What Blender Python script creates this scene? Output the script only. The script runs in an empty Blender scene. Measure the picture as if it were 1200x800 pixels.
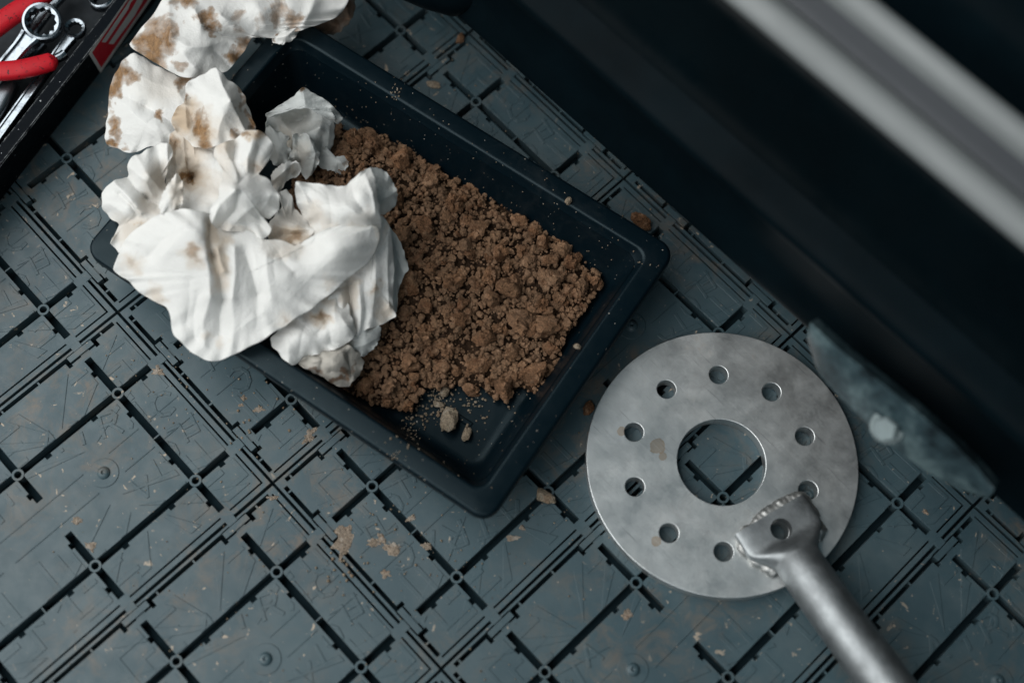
import bpy, bmesh, math, random
import numpy as np
from mathutils import Vector, Matrix, noise
from mathutils.bvhtree import BVHTree

random.seed(7)
rng = np.random.default_rng(7)
scene = bpy.context.scene
COL = scene.collection

# ------------------------------------------------------------------ camera
# world: X and Y along the floor tiles (short tile side 0.2 m), Z up.
R = np.array([[0.68807152, 0.72513108, 0.02724897],
              [0.68872689, -0.64078153, -0.33919655],
              [-0.22850132, 0.25215858, -0.94032079]])
T = np.array([-0.328921, -0.0242166, 1.12906177])
CAM = -R.T @ T
FPX = 1583.4                                  # focal length in pixels of a 1200 px wide frame


def un(x, y, z=0.0):
    """pixel of the 1200x800 photograph -> world point on the level z"""
    d = R.T @ np.array([(x - 600) / FPX, (y - 400) / FPX, 1.0])
    return CAM + d * (z - CAM[2]) / d[2]


def ray(x, y):
    d = R.T @ np.array([(x - 600) / FPX, (y - 400) / FPX, 1.0])
    return Vector(CAM), Vector(d).normalized()


cam = bpy.data.cameras.new('camera')
cam.sensor_width = 36.0
cam.lens = FPX * 36.0 / 1200.0
cam.clip_start, cam.clip_end = 0.01, 60
cam.dof.use_dof = True
cam.dof.focus_distance = 1.125
cam.dof.aperture_fstop = 1.8
cam.dof.aperture_blades = 9
camo = bpy.data.objects.new('camera', cam)
m = Matrix(((R.T @ np.diag([1, -1, -1])).tolist())).to_4x4()
m.translation = Vector(CAM)
camo.matrix_world = m
COL.objects.link(camo)
scene.camera = camo

# ------------------------------------------------------------------ light
world = bpy.data.worlds.new('World')
scene.world = world
world.use_nodes = True
bg = world.node_tree.nodes['Background']
bg.inputs[0].default_value = (0.38, 0.76, 0.92, 1)
bg.inputs[1].default_value = 0.09


def area(name, loc, target, size, power, colour):
    l = bpy.data.lights.new(name, 'AREA')
    l.shape = 'RECTANGLE'
    l.size, l.size_y = size
    l.energy = power
    l.color = colour
    o = bpy.data.objects.new(name, l)
    o.location = loc
    o.rotation_euler = (Vector(target) - Vector(loc)).to_track_quat('-Z', 'Y').to_euler()
    COL.objects.link(o)
    return o


# open side of the awning: broad soft daylight from the lower left of the picture
area('awning_daylight', (-0.85, -0.95, 1.75), (0.05, 0.12, 0), (3.2, 2.8), 106, (0.985, 0.99, 0.975))
# added weak fill lamp behind the camera, brightens the case sticker
area('added_fill_light', (1.9, -1.6, 2.4), (0.1, 0.1, 0), (2.4, 2.0), 17, (0.92, 0.97, 1.0))

scene.view_settings.view_transform = 'Standard'
scene.view_settings.look = 'None'
scene.view_settings.exposure = 0.0
scene.view_settings.gamma = 1.0
scene.cycles.max_bounces = 6
scene.cycles.use_denoising = True

# ------------------------------------------------------------------ helpers


def tag(o, label=None, cat=None, group=None, kind=None):
    if label: o['label'] = label
    if cat: o['category'] = cat
    if group: o['group'] = group
    if kind: o['kind'] = kind
    return o


def empty(name, loc=(0, 0, 0)):
    o = bpy.data.objects.new(name, None)
    o.location = loc
    o.empty_display_size = 0.02
    COL.objects.link(o)
    return o


def mesh_obj(name, verts, faces, mat, parent=None, smooth=None):
    me = bpy.data.meshes.new(name)
    me.from_pydata([tuple(v) for v in verts], [], [tuple(f) for f in faces])
    me.validate()
    return link(name, me, mat, parent, smooth)


def link(name, me, mat, parent=None, smooth=None):
    if mat is not None and not me.materials:
        me.materials.append(mat)
    if smooth is not None:
        me.shade_smooth()
        me.set_sharp_from_angle(angle=math.radians(smooth))
    o = bpy.data.objects.new(name, me)
    COL.objects.link(o)
    if parent is not None:
        o.parent = parent
        o.matrix_parent_inverse = Matrix.Translation(-Vector(parent.location)) if parent.type == 'EMPTY' else Matrix()
    return o


class MB:
    def __init__(s):
        s.v, s.f = [], []

    def add(s, vs, fs):
        b = len(s.v)
        s.v += [tuple(float(c) for c in v) for v in vs]
        s.f += [tuple(i + b for i in f) for f in fs]

    def prism(s, poly, z0, z1, top=True, xf=None):
        n = len(poly)
        vs = [(p[0], p[1], z0) for p in poly] + [(p[0], p[1], z1) for p in poly]
        fs = [(i, (i + 1) % n, n + (i + 1) % n, n + i) for i in range(n)] + [tuple(range(n, 2 * n)), tuple(range(n - 1, -1, -1))]
        if xf: vs = [xf(v) for v in vs]
        s.add(vs, fs)

    def box(s, x0, x1, y0, y1, z0, z1, xf=None):
        s.prism([(x0, y0), (x1, y0), (x1, y1), (x0, y1)], z0, z1, xf=xf)

    def loft(s, rings, cap0=True, cap1=True):
        n = len(rings[0])
        vs = [p for r in rings for p in r]
        fs = []
        for k in range(len(rings) - 1):
            for i in range(n):
                j = (i + 1) % n
                fs.append((k * n + i, k * n + j, (k + 1) * n + j, (k + 1) * n + i))
        if cap0: fs.append(tuple(range(n - 1, -1, -1)))
        if cap1: fs.append(tuple((len(rings) - 1) * n + i for i in range(n)))
        s.add(vs, fs)

    def build(s, name, mat, parent=None, smooth=None):
        return mesh_obj(name, s.v, s.f, mat, parent, smooth)


def frame_path(pts):
    """points -> list of (p, tangent, side, up) with up kept near +Z"""
    out = []
    pts = [Vector(p) for p in pts]
    for i, p in enumerate(pts):
        a = pts[max(0, i - 1)]; b = pts[min(len(pts) - 1, i + 1)]
        t = (b - a).normalized()
        side = t.cross(Vector((0, 0, 1))).normalized()
        up = side.cross(t).normalized()
        out.append((p, t, side, up))
    return out


def catmull(pts, n):
    P = [np.array(p, float) for p in pts]
    P = [2 * P[0] - P[1]] + P + [2 * P[-1] - P[-2]]
    out = []
    segs = len(P) - 3
    for k in range(n):
        u = k / (n - 1) * segs
        i = min(int(u), segs - 1); t = u - i
        a, b, c, d = P[i:i + 4]
        out.append(0.5 * ((2 * b) + (c - a) * t + (2 * a - 5 * b + 4 * c - d) * t * t + (3 * b - a - 3 * c + d) * t ** 3))
    return out


def sweep(mb, pts, wfun, n=20, cap=True):
    """wfun(u)->(half width, half height, squareness exponent)"""
    fr = frame_path(pts)
    rings = []
    for k, (p, t, s, u) in enumerate(fr):
        a, b, e = wfun(k / (len(fr) - 1))
        ring = []
        for i in range(n):
            th = 2 * math.pi * i / n
            c, d = math.cos(th), math.sin(th)
            x = math.copysign(abs(c) ** e, c) * a
            y = math.copysign(abs(d) ** e, d) * b
            ring.append(p + s * x + u * y)
        rings.append(ring[::-1])
    mb.loft(rings, cap, cap)


# ------------------------------------------------------------------ materials


class NT:
    def __init__(s, name):
        s.mat = bpy.data.materials.new(name)
        s.mat.use_nodes = True
        s.t = s.mat.node_tree
        s.b = s.t.nodes['Principled BSDF']
        s._co = None

    def n(s, typ, **kw):
        nd = s.t.nodes.new(typ)
        for k, v in kw.items(): setattr(nd, k, v)
        return nd

    def l(s, a, b): s.t.links.new(a, b)

    def co(s, kind='Object'):
        if s._co is None: s._co = s.n('ShaderNodeTexCoord')
        return s._co.outputs[kind]

    def pos(s):
        return s.n('ShaderNodeNewGeometry').outputs['Position']

    def noise(s, scale, detail=6, rough=0.6, dist=0.0, vec=None):
        nd = s.n('ShaderNodeTexNoise')
        nd.inputs['Scale'].default_value = scale
        nd.inputs['Detail'].default_value = detail
        nd.inputs['Roughness'].default_value = rough
        nd.inputs['Distortion'].default_value = dist
        s.l(vec if vec is not None else s.co(), nd.inputs['Vector'])
        return nd.outputs['Fac']

    def ramp(s, fac, stops):
        nd = s.n('ShaderNodeValToRGB')
        el = nd.color_ramp.elements
        while len(el) < len(stops): el.new(0.5)
        for e, (p, c) in zip(el, stops):
            e.position = p
            e.color = (c, c, c, 1) if isinstance(c, (int, float)) else (*c, 1)
        s.l(fac, nd.inputs['Fac'])
        return nd.outputs['Color']

    def mix(s, fac, a, b, mode='MIX'):
        nd = s.n('ShaderNodeMix', data_type='RGBA', blend_type=mode)
        for sock, val in ((nd.inputs[0], fac), (nd.inputs[6], a), (nd.inputs[7], b)):
            if isinstance(val, (int, float)): sock.default_value = val
            elif isinstance(val, tuple): sock.default_value = (*val, 1)
            else: s.l(val, sock)
        return nd.outputs[2]

    def math(s, op, a, b=None, c=None, clamp=False):
        nd = s.n('ShaderNodeMath', operation=op, use_clamp=clamp)
        for sock, val in zip(nd.inputs, (a, b, c)):
            if val is None: continue
            if isinstance(val, (int, float)): sock.default_value = val
            else: s.l(val, sock)
        return nd.outputs[0]

    def bump(s, h, strength, dist, normal=None):
        nd = s.n('ShaderNodeBump')
        nd.inputs['Strength'].default_value = strength
        nd.inputs['Distance'].default_value = dist
        s.l(h, nd.inputs['Height'])
        if normal is not None: s.l(normal, nd.inputs['Normal'])
        return nd.outputs['Normal']

    def bevel(s, r):
        nd = s.n('ShaderNodeBevel', samples=3)
        nd.inputs['Radius'].default_value = r
        return nd.outputs['Normal']

    def set(s, **kw):
        for k, v in kw.items():
            sock = s.b.inputs[k]
            if isinstance(v, tuple): sock.default_value = (*v, 1) if len(v) == 3 and sock.type == 'RGBA' else v
            elif isinstance(v, (int, float)): sock.default_value = v
            else: s.l(v, sock)
        return s


def mat_tile():
    M = NT('moulded_floor_plastic'); p = M.pos()
    base = M.ramp(M.noise(9, 5, 0.55, vec=p), [(0.3, (0.028, 0.053, 0.065)), (0.7, (0.038, 0.069, 0.082))])
    # worn brown smears
    big = M.noise(7, 3, 0.5, 0.3, vec=p)
    sm = M.math('MULTIPLY', M.ramp(M.noise(42, 8, 0.72, 0.8, vec=p), [(0.48, 0), (0.66, 1)]), M.ramp(big, [(0.42, 0.03), (0.64, 0.72)]))
    col = M.mix(sm, base, (0.125, 0.093, 0.066))
    # grey veil of fine dust
    veil = M.ramp(M.noise(20, 6, 0.65, vec=p), [(0.45, 0), (0.8, 0.35)])
    col = M.mix(veil, col, (0.105, 0.130, 0.135))
    # dried pale mud spots
    sp = M.math('MULTIPLY', M.ramp(M.noise(95, 4, 0.6, 0.5, vec=p), [(0.655, 0), (0.69, 1)]), M.ramp(M.noise(5.2, 2, 0.5, vec=p), [(0.43, 0.0), (0.57, 0.9)]))
    col = M.mix(sp, col, (0.36, 0.29, 0.22))
    spk = M.ramp(M.noise(210, 2, 0.5, vec=p), [(0.715, 0), (0.745, 0.7)])
    col = M.mix(spk, col, (0.30, 0.25, 0.20))
    dk = M.ramp(M.noise(180, 2, 0.5, 0.0, vec=M.math('ADD', 0, 0) if False else p), [(0.24, 0.75), (0.27, 0.0)])
    col = M.mix(dk, col, (0.025, 0.025, 0.026))
    rgh = M.ramp(M.noise(60, 5, 0.7, vec=p), [(0.3, 0.36), (0.75, 0.60)])
    h = M.math('ADD', M.math('MULTIPLY', M.noise(700, 3, 0.6, vec=p), 0.5), M.math('MULTIPLY', sp, 1.0))
    nb = M.bump(h, 0.25, 0.0006, M.bevel(0.0006))
    M.set(**{'Base Color': col, 'Roughness': rgh, 'Normal': nb, 'Specular IOR Level': 0.45})
    return M.mat


def mat_plain(name, col, rough, metallic=0.0, var=0.12, scale=60, bump=0.1, spec=0.5, bump_scale=400, coat=0.0):
    M = NT(name)
    nz = M.noise(scale, 6, 0.65)
    c = M.mix(M.ramp(nz, [(0.3, 0), (0.7, 1)]), tuple(x * (1 - var) for x in col), tuple(min(1, x * (1 + var)) for x in col))
    r = M.ramp(M.noise(scale * 2.3, 5, 0.7), [(0.3, max(0.03, rough - 0.08)), (0.7, min(1, rough + 0.08))])
    M.set(**{'Base Color': c, 'Roughness': r, 'Metallic': metallic, 'Specular IOR Level': spec,
             'Normal': M.bump(M.noise(bump_scale, 4, 0.6), bump, 0.0005), 'Coat Weight': coat})
    return M.mat


def mat_tray():
    M = NT('black_tray_plastic')
    dust = M.math('MULTIPLY', M.ramp(M.noise(38, 7, 0.7, 0.6), [(0.5, 0), (0.78, 1)]), M.ramp(M.noise(9, 2, 0.5), [(0.42, 0.0), (0.7, 0.5)]))
    col = M.mix(dust, (0.0014, 0.0050, 0.0078), (0.022, 0.027, 0.029))
    spk = M.ramp(M.noise(420, 1, 0.5), [(0.77, 0), (0.785, 0.8)])
    col = M.mix(spk, col, (0.32, 0.29, 0.25))
    r = M.ramp(M.noise(90, 5, 0.7), [(0.3, 0.28), (0.75, 0.42)])
    M.set(**{'Base Color': col, 'Roughness': r, 'Specular IOR Level': 0.19, 'Specular Tint': (0.70, 0.92, 1.0, 1), 'Normal': M.bump(M.noise(900, 2, 0.5), 0.12, 0.0004)})
    return M.mat


def mat_soil(name, dark, light, pale):
    M = NT(name)
    oi = M.n('ShaderNodeObjectInfo').outputs['Random']
    p = M.pos()
    c = M.ramp(M.noise(55, 6, 0.7, vec=p), [(0.28, dark), (0.62, light), (0.85, pale)])
    g = M.ramp(M.noise(700, 4, 0.75, vec=p), [(0.32, 0.30), (0.52, 0.95), (0.72, 1.6)])
    c = M.mix(1.0, c, g, 'MULTIPLY')
    c = M.mix(M.math('MULTIPLY', oi, 0.30), c, (0.30, 0.215, 0.145))
    c = M.mix(M.ramp(M.noise(140, 3, 0.6, vec=p), [(0.55, 0), (0.68, 0.55)]), c, (pale[0] * 1.05, pale[1] * 1.1, pale[2] * 1.2))
    c = M.mix(M.ramp(M.noise(75, 3, 0.6, 0.3, vec=p), [(0.56, 0), (0.70, 0.5)]), c, tuple(x * y for x, y in zip(dark, (1.5, 1.1, 0.9))))
    h = M.math('ADD', M.noise(1000, 4, 0.75, vec=p), M.noise(330, 3, 0.6, vec=p))
    M.set(**{'Base Color': c, 'Roughness': 0.95, 'Specular IOR Level': 0.15, 'Normal': M.bump(h, 1.0, 0.0024)})
    return M.mat


def mat_paper(name, white, tint=(0.30, 0.17, 0.075)):
    M = NT(name)
    at = M.n('ShaderNodeAttribute', attribute_name='stain')
    st = at.outputs['Fac']
    p = M.pos()
    nz = M.noise(34, 8, 0.66, 0.9, vec=p)
    f = M.ramp(M.math('ADD', st, M.math('MULTIPLY', M.math('SUBTRACT', nz, 0.5), 1.7)), [(0.22, 0), (0.46, 0.5), (0.95, 0.95)])
    f = M.math('MULTIPLY', f, M.ramp(st, [(0.02, 0), (0.15, 1)]))
    c = M.ramp(M.noise(22, 4, 0.6, vec=p), [(0.3, tuple(x * 0.95 for x in white)), (0.7, white)])
    cream = M.n('ShaderNodeAttribute', attribute_name='cream').outputs['Fac']
    c = M.mix(M.math('MULTIPLY', cream, 0.8), c, (0.60, 0.47, 0.33))
    tone = M.ramp(M.noise(260, 5, 0.7, vec=p), [(0.3, tuple(x * 0.55 for x in tint)), (0.7, tuple(min(1, x * 1.5) for x in tint))])
    c = M.mix(f, c, tone)
    wv = M.n('ShaderNodeTexVoronoi'); wv.inputs['Scale'].default_value = 620
    M.l(p, wv.inputs['Vector'])
    h = M.math('ADD', M.math('MULTIPLY', wv.outputs['Distance'], 0.5), M.noise(260, 4, 0.6, vec=p))
    M.set(**{'Base Color': c, 'Roughness': 0.9, 'Specular IOR Level': 0.1, 'Normal': M.bump(h, 0.5, 0.0009)})
    # thin paper lets some light through
    tr = M.n('ShaderNodeBsdfTranslucent'); M.l(c, tr.inputs['Color'])
    mx = M.n('ShaderNodeMixShader'); mx.inputs[0].default_value = 0.42
    M.l(M.b.outputs[0], mx.inputs[1]); M.l(tr.outputs[0], mx.inputs[2])
    M.l(mx.outputs[0], M.t.nodes['Material Output'].inputs['Surface'])
    return M.mat


def mat_steel():
    M = NT('worn_plate_steel')
    o = M.co()
    n1 = M.noise(16, 7, 0.68, 0.4)
    c = M.ramp(n1, [(0.28, (0.52, 0.545, 0.555)), (0.5, (0.62, 0.64, 0.64)), (0.75, (0.70, 0.705, 0.695))])
    # smudges of grease
    sm = M.math('MULTIPLY', M.ramp(M.noise(48, 8, 0.75, 0.9), [(0.49, 0), (0.68, 1)]), M.ramp(M.noise(11, 2, 0.5), [(0.38, 0.05), (0.62, 0.5)]))
    c = M.mix(sm, c, (0.13, 0.135, 0.14))
    rust = M.math('MULTIPLY', M.ramp(M.noise(30, 7, 0.75), [(0.60, 0), (0.75, 1)]), M.ramp(M.noise(8.0, 2, 0.5, vec=M.n('ShaderNodeTexCoord').outputs['Generated']), [(0.44, 0.0), (0.62, 0.55)]))
    c = M.mix(rust, c, (0.33, 0.24, 0.15))
    # two dried mud rings on the plate
    sx = M.n('ShaderNodeSeparateXYZ'); M.l(o, sx.inputs[0])
    for (mx, my, mr) in DISC_STAINS:
        dx = M.math('SUBTRACT', sx.outputs[0], mx); dy = M.math('SUBTRACT', sx.outputs[1], my)
        d = M.math('SQRT', M.math('ADD', M.math('MULTIPLY', dx, dx), M.math('MULTIPLY', dy, dy)))
        d = M.math('DIVIDE', d, mr)
        d = M.math('ADD', d, M.math('MULTIPLY', M.math('SUBTRACT', M.noise(120, 4, 0.6), 0.5), 1.3))
        c = M.mix(M.ramp(d, [(0.72, 0.55), (0.86, 0.85), (0.93, 0.0)]), c, (0.42, 0.30, 0.19))
    # fine scratches
    mp = M.n('ShaderNodeMapping'); mp.inputs['Rotation'].default_value = (0, 0, 0.7); mp.inputs['Scale'].default_value = (12, 700, 1)
    M.l(o, mp.inputs['Vector'])
    sc = M.noise(1.0, 4, 0.7, vec=mp.outputs[0])
    scr = M.ramp(sc, [(0.60, 0), (0.68, 0.35)])
    mp2 = M.n('ShaderNodeMapping'); mp2.inputs['Rotation'].default_value = (0, 0, -0.9); mp2.inputs['Scale'].default_value = (20, 420, 1)
    M.l(o, mp2.inputs['Vector'])
    c = M.mix(scr, c, (0.85, 0.85, 0.84)); c = M.mix(M.ramp(M.noise(1.0, 3, 0.6, vec=mp2.outputs[0]), [(0.64, 0), (0.71, 0.5)]), c, (0.20, 0.21, 0.22))
    r = M.ramp(M.noise(26, 6, 0.7), [(0.3, 0.34), (0.7, 0.50)])
    nb = M.bump(M.math('ADD', sc, M.noise(500, 4, 0.7)), 0.10, 0.0004)
    met = M.math('SUBTRACT', 1.0, M.math('MULTIPLY', M.math('ADD', sm, rust), 0.5), clamp=True)
    M.set(**{'Base Color': c, 'Metallic': met, 'Roughness': r, 'Normal': nb})
    return M.mat


def mat_chrome(name, col, rough):
    M = NT(name)
    dirt = M.ramp(M.noise(90, 7, 0.7, 0.4), [(0.5, 0), (0.72, 0.8)])
    c = M.mix(dirt, col, tuple(x * 0.25 for x in col))
    r = M.math('ADD', rough, M.math('MULTIPLY', dirt, 0.3))
    M.set(**{'Base Color': c, 'Metallic': 1.0, 'Roughness': r, 'Normal': M.bump(M.noise(300, 5, 0.7), 0.12, 0.0005)})
    return M.mat


def mat_scuffed(name, col, rough, scuff, amount=0.72, edge=False):
    M = NT(name)
    s1 = M.ramp(M.noise(260, 3, 0.6, 0.6), [(amount, 0), (amount + 0.02, 1)])
    s2 = M.math('MULTIPLY', M.ramp(M.noise(70, 8, 0.8), [(0.5, 0), (0.75, 0.35)]), 1.0)
    c = M.mix(s2, col, tuple(x * 0.5 + (0.0015 if edge else 0.012) for x in col))
    c = M.mix(s1, c, scuff)
    if edge:
        bv = M.n('ShaderNodeBevel', samples=4); bv.inputs['Radius'].default_value = 0.0016
        ge = M.n('ShaderNodeNewGeometry')
        vm = M.n('ShaderNodeVectorMath', operation='DOT_PRODUCT'); M.l(bv.outputs[0], vm.inputs[0]); M.l(ge.outputs['Normal'], vm.inputs[1])
        e = M.ramp(vm.outputs['Value'], [(0.80, 1), (0.975, 0)])
        e = M.math('MULTIPLY', e, M.ramp(M.noise(120, 6, 0.75, 0.5), [(0.42, 0), (0.54, 0.9)]))
        c = M.mix(e, c, (0.40, 0.42, 0.43))
    M.b.inputs['Specular IOR Level'].default_value = 0.035 if edge else 0.22
    r = M.ramp(M.noise(110, 5, 0.7), [(0.3, rough - 0.07), (0.7, rough + 0.12)])
    M.set(**{'Base Color': c, 'Roughness': r, 'Normal': M.bump(M.noise(500, 4, 0.7), 0.2, 0.0006)})
    return M.mat


DISC_C = un(845, 543, 0.0115)
DISC_STAINS = []
for (x, y, r) in ((770, 524, 0.0065), (776, 536, 0.0035), (768, 635, 0.0045), (728, 507, 0.004)):
    w = un(x, y, 0.010) - DISC_C
    DISC_STAINS.append((w[0], w[1], r))

M_TILE = mat_tile()
M_UNDER = mat_plain('dark_ground_under_tiles', (0.012, 0.025, 0.032), 0.9, spec=0.1)
M_TRAY = mat_tray()
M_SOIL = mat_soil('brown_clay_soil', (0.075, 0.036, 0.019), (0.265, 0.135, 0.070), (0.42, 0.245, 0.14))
M_BED = mat_soil('gap_shade_soil_bed', (0.018, 0.009, 0.005), (0.050, 0.026, 0.014), (0.13, 0.075, 0.045))  # soil colour darkened to put shade into the gaps between clods
M_STONE = mat_soil('pale_stone', (0.22, 0.17, 0.12), (0.33, 0.27, 0.20), (0.42, 0.36, 0.28))
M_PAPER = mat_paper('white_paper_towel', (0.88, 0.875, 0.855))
M_TISSUE_AND_SHADE = mat_paper('grey_tissue_and_towel_shade', (0.66, 0.68, 0.67), (0.32, 0.20, 0.11))  # grey tissue; also the painted shade on plies of the white towel
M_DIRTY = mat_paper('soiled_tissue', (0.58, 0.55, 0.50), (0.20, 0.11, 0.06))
M_STEEL = mat_steel()
M_TUBE = mat_plain('bare_steel_tube', (0.255, 0.27, 0.278), 0.54, metallic=1.0, var=0.28, scale=45, bump=0.25)
M_WELD = mat_chrome('weld_metal', (0.40, 0.40, 0.39), 0.46)
M_CHROME = mat_chrome('chrome_tool_steel', (0.26, 0.29, 0.32), 0.22)
M_RED = mat_scuffed('red_dipped_grip', (0.40, 0.006, 0.014), 0.46, (0.05, 0.008, 0.010), 0.62)
M_CASE = mat_scuffed('scratched_black_case', (0.0025, 0.004, 0.006), 0.36, (0.45, 0.46, 0.47), 0.70, edge=True)
M_BLACK = mat_plain('black_foam', (0.010, 0.014, 0.018), 0.85, var=0.3)
M_STICKER = mat_scuffed('red_sticker_vinyl', (0.70, 0.014, 0.030), 0.4, (0.45, 0.02, 0.03), 0.8)
M_STICKW = mat_plain('grey_white_sticker_print', (0.75, 0.71, 0.68), 0.4)
M_CARBLK = mat_plain('black_car_paint', (0.0008, 0.0026, 0.0036), 0.30, var=0.3, scale=8, bump=0.03, spec=0.07)
M_CARPL = mat_plain('grained_black_plastic', (0.0016, 0.0042, 0.0058), 0.36, var=0.25, scale=14, spec=0.022)
M_TRIM = mat_plain('silver_sill_trim', (0.145, 0.156, 0.157), 0.5, metallic=0.2, var=0.06, scale=5, bump=0.02)
M_TRIMD = mat_plain('grey_sill_recess', (0.032, 0.036, 0.042), 0.6, metallic=0.1, var=0.06, scale=5, bump=0.02)
M_BRKT = NT('weathered_bracket_zinc')
_c = M_BRKT.ramp(M_BRKT.noise(26, 7, 0.72, 0.15), [(0.38, (0.008, 0.016, 0.020)), (0.50, (0.032, 0.058, 0.068)), (0.64, (0.12, 0.175, 0.185))])
M_BRKT.set(**{'Base Color': _c, 'Metallic': 0.35, 'Roughness': 0.45, 'Normal': M_BRKT.bump(M_BRKT.noise(120, 5, 0.7), 0.4, 0.002)})
M_BRKT = M_BRKT.mat

# ------------------------------------------------------------------ floor
S = 0.2                                         # one tile unit in metres
floor = mesh_obj('floor', [(-3, -3, -0.014), (4, -3, -0.014), (4, 5, -0.014), (-3, 5, -0.014)], [(0, 1, 2, 3)], M_UNDER)
tag(floor, 'dark grey moulded plastic interlocking floor tiles', 'floor', kind='structure')

GR = None                                      # slots are open down to the dark ground
rects = []                                      # painted in order: x0,x1,y0,y1,height (x 0..1, y 0..2), None = open


def paint(x0, x1, y0, y1, h): rects.append((x0, x1, y0, y1, h))


paint(0.004, 0.992, 0.004, 1.992, 0.0)
paint(0.016, 0.034, 0.045, 1.955, GR); paint(0.045, 0.955, 0.016, 0.034, GR)
paint(0.964, 0.971, 0.03, 1.971, GR); paint(0.03, 0.971, 1.964, 1.971, GR)
HW = 0.0155
for x in (0.28, 0.78): paint(x - HW, x + HW, 0.078, 1.945, GR)
for y in (0.28, 1.78): paint(0.078, 0.945, y - HW, y + HW, GR)
for y in (0.78, 1.28):
    paint(0.078, 0.425, y - HW, y + HW, GR); paint(0.605, 0.945, y - HW, y + HW, GR)
for x in (0.28, 0.78):
    for y in (0.14, 0.415, 0.645, 0.915, 1.145, 1.415, 1.645, 1.90):
        paint(x + HW, x + HW + 0.014, y - 0.013, y + 0.013, GR)
    paint(x - HW, x + HW, 1.027, 1.033, -0.001)
for y in (0.28, 0.78, 1.28, 1.78):
    for x in (0.15, 0.385, 0.655, 0.89):
        paint(x - 0.013, x + 0.013, y - HW - 0.013, y - HW, GR)
for y in (0.28, 1.78): paint(0.527, 0.533, y - HW, y + HW, -0.0008)


def clip_low_x(c):
    paint(0.016, 0.062, c - 0.078, c - 0.060, GR); paint(0.016, 0.062, c + 0.060, c + 0.078, GR)
    paint(0.014, 0.020, c - 0.060, c + 0.060, GR)
    paint(0.020, 0.046, c - 0.060, c + 0.060, 0.0012)
    paint(0.046, 0.053, c - 0.060, c - 0.012, GR); paint(0.046, 0.053, c + 0.030, c + 0.060, GR)
    paint(-0.014, 0.017, c - 0.021, c + 0.021, 0.0004)
    paint(0.955, 0.992, c - 0.024, c + 0.024, 0.0)
    for q in (-0.42, 0.22):
        if 0.06 < c + q * 0.5 < 1.94: paint(0.016, 0.034, c + q * 0.5 - 0.004, c + q * 0.5 + 0.004, -0.001)


def clip_low_y(c):
    n0 = len(rects)
    clip_low_x(c)
    mine = rects[n0:]; del rects[n0:]
    for (a, b, d, e, h) in mine:
        if a > 0.9: a, b = a + 1, b + 1
        paint(d, e, a, b, h)


for c in (0.28, 0.78, 1.28, 1.78): clip_low_x(c)
for c in (0.28, 0.78): clip_low_y(c)

xs = sorted({round(v, 5) for r in rects for v in r[:2]}); ys = sorted({round(v, 5) for r in rects for v in r[2:4]})
xm = [(a + b) / 2 for a, b in zip(xs, xs[1:])]; ym = [(a + b) / 2 for a, b in zip(ys, ys[1:])]
H = [[None] * len(ym) for _ in xm]
for (x0, x1, y0, y1, h) in rects:
    for i, x in enumerate(xm):
        if x0 < x < x1:
            for j, y in enumerate(ym):
                if y0 < y < y1: H[i][j] = h
TB = MB(); BOT = -0.012


def hh(i, j):
    if 0 <= i < len(xm) and 0 <= j < len(ym) and H[i][j] is not None: return H[i][j]
    return BOT


for i in range(len(xm)):
    j = 0
    while j < len(ym):                          # merge runs of equal height along y
        h = H[i][j]
        if h is None: j += 1; continue
        k = j
        while k + 1 < len(ym) and H[i][k + 1] == h: k += 1
        TB.add([(xs[i] * S, ys[j] * S, h), (xs[i + 1] * S, ys[j] * S, h), (xs[i + 1] * S, ys[k + 1] * S, h), (xs[i] * S, ys[k + 1] * S, h)], [(0, 1, 2, 3)])
        j = k + 1
    for j in range(len(ym)):
        if H[i][j] is None: continue
        h = hh(i, j)
        for di, dj, a, b in ((1, 0, (i + 1, j), (i + 1, j + 1)), (-1, 0, (i, j + 1), (i, j)), (0, 1, (i + 1, j + 1), (i, j + 1)), (0, -1, (i, j), (i + 1, j))):
            g = hh(i + di, j + dj)
            if g < h:
                p, q = (xs[a[0]] * S, ys[a[1]] * S), (xs[b[0]] * S, ys[b[1]] * S)
                TB.add([(*p, g), (*q, g), (*q, h), (*p, h)], [(0, 1, 2, 3)])


def ring_post(cx, cy, ro, ri, z0, z1, n=18):
    o0, o1, i1, i0 = [], [], [], []
    for k in range(n):
        c, s = math.cos(2 * math.pi * k / n), math.sin(2 * math.pi * k / n)
        o0.append((cx + ro * c, cy + ro * s, z0)); o1.append((cx + ro * c, cy + ro * s, z1))
        i1.append((cx + ri * c, cy + ri * s, z1)); i0.append((cx + ri * c, cy + ri * s, z0))
    TB.loft([o0, o1, i1, i0], False, False)


for x in (0.28, 0.78):
    for y in (0.28, 0.78, 1.28, 1.78):
        ring_post(x * S, y * S, 0.0250 * S, 0.0150 * S, -0.0118, 0.0003)

# low moulded relief: rays, nested brackets, lettering -- cut to the panels between the grooves
px_iv = [(0.068, 0.28 - HW - 0.002), (0.28 + HW + 0.016, 0.78 - HW - 0.002), (0.78 + HW + 0.016, 0.95)]
py_iv = [(0.068, 0.28 - HW - 0.016), (0.28 + HW + 0.002, 0.78 - HW - 0.016), (0.78 + HW + 0.002, 1.28 - HW - 0.016), (1.28 + HW + 0.002, 1.78 - HW - 0.016), (1.78 + HW + 0.002, 1.95)]
panels = [(a, b, c, d) for a, b in px_iv for c, d in py_iv]
panels += [(0.43, 0.60, 0.78 - HW - 0.016, 0.78 + HW + 0.002), (0.43, 0.60, 1.28 - HW - 0.016, 1.28 + HW + 0.002)]


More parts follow.
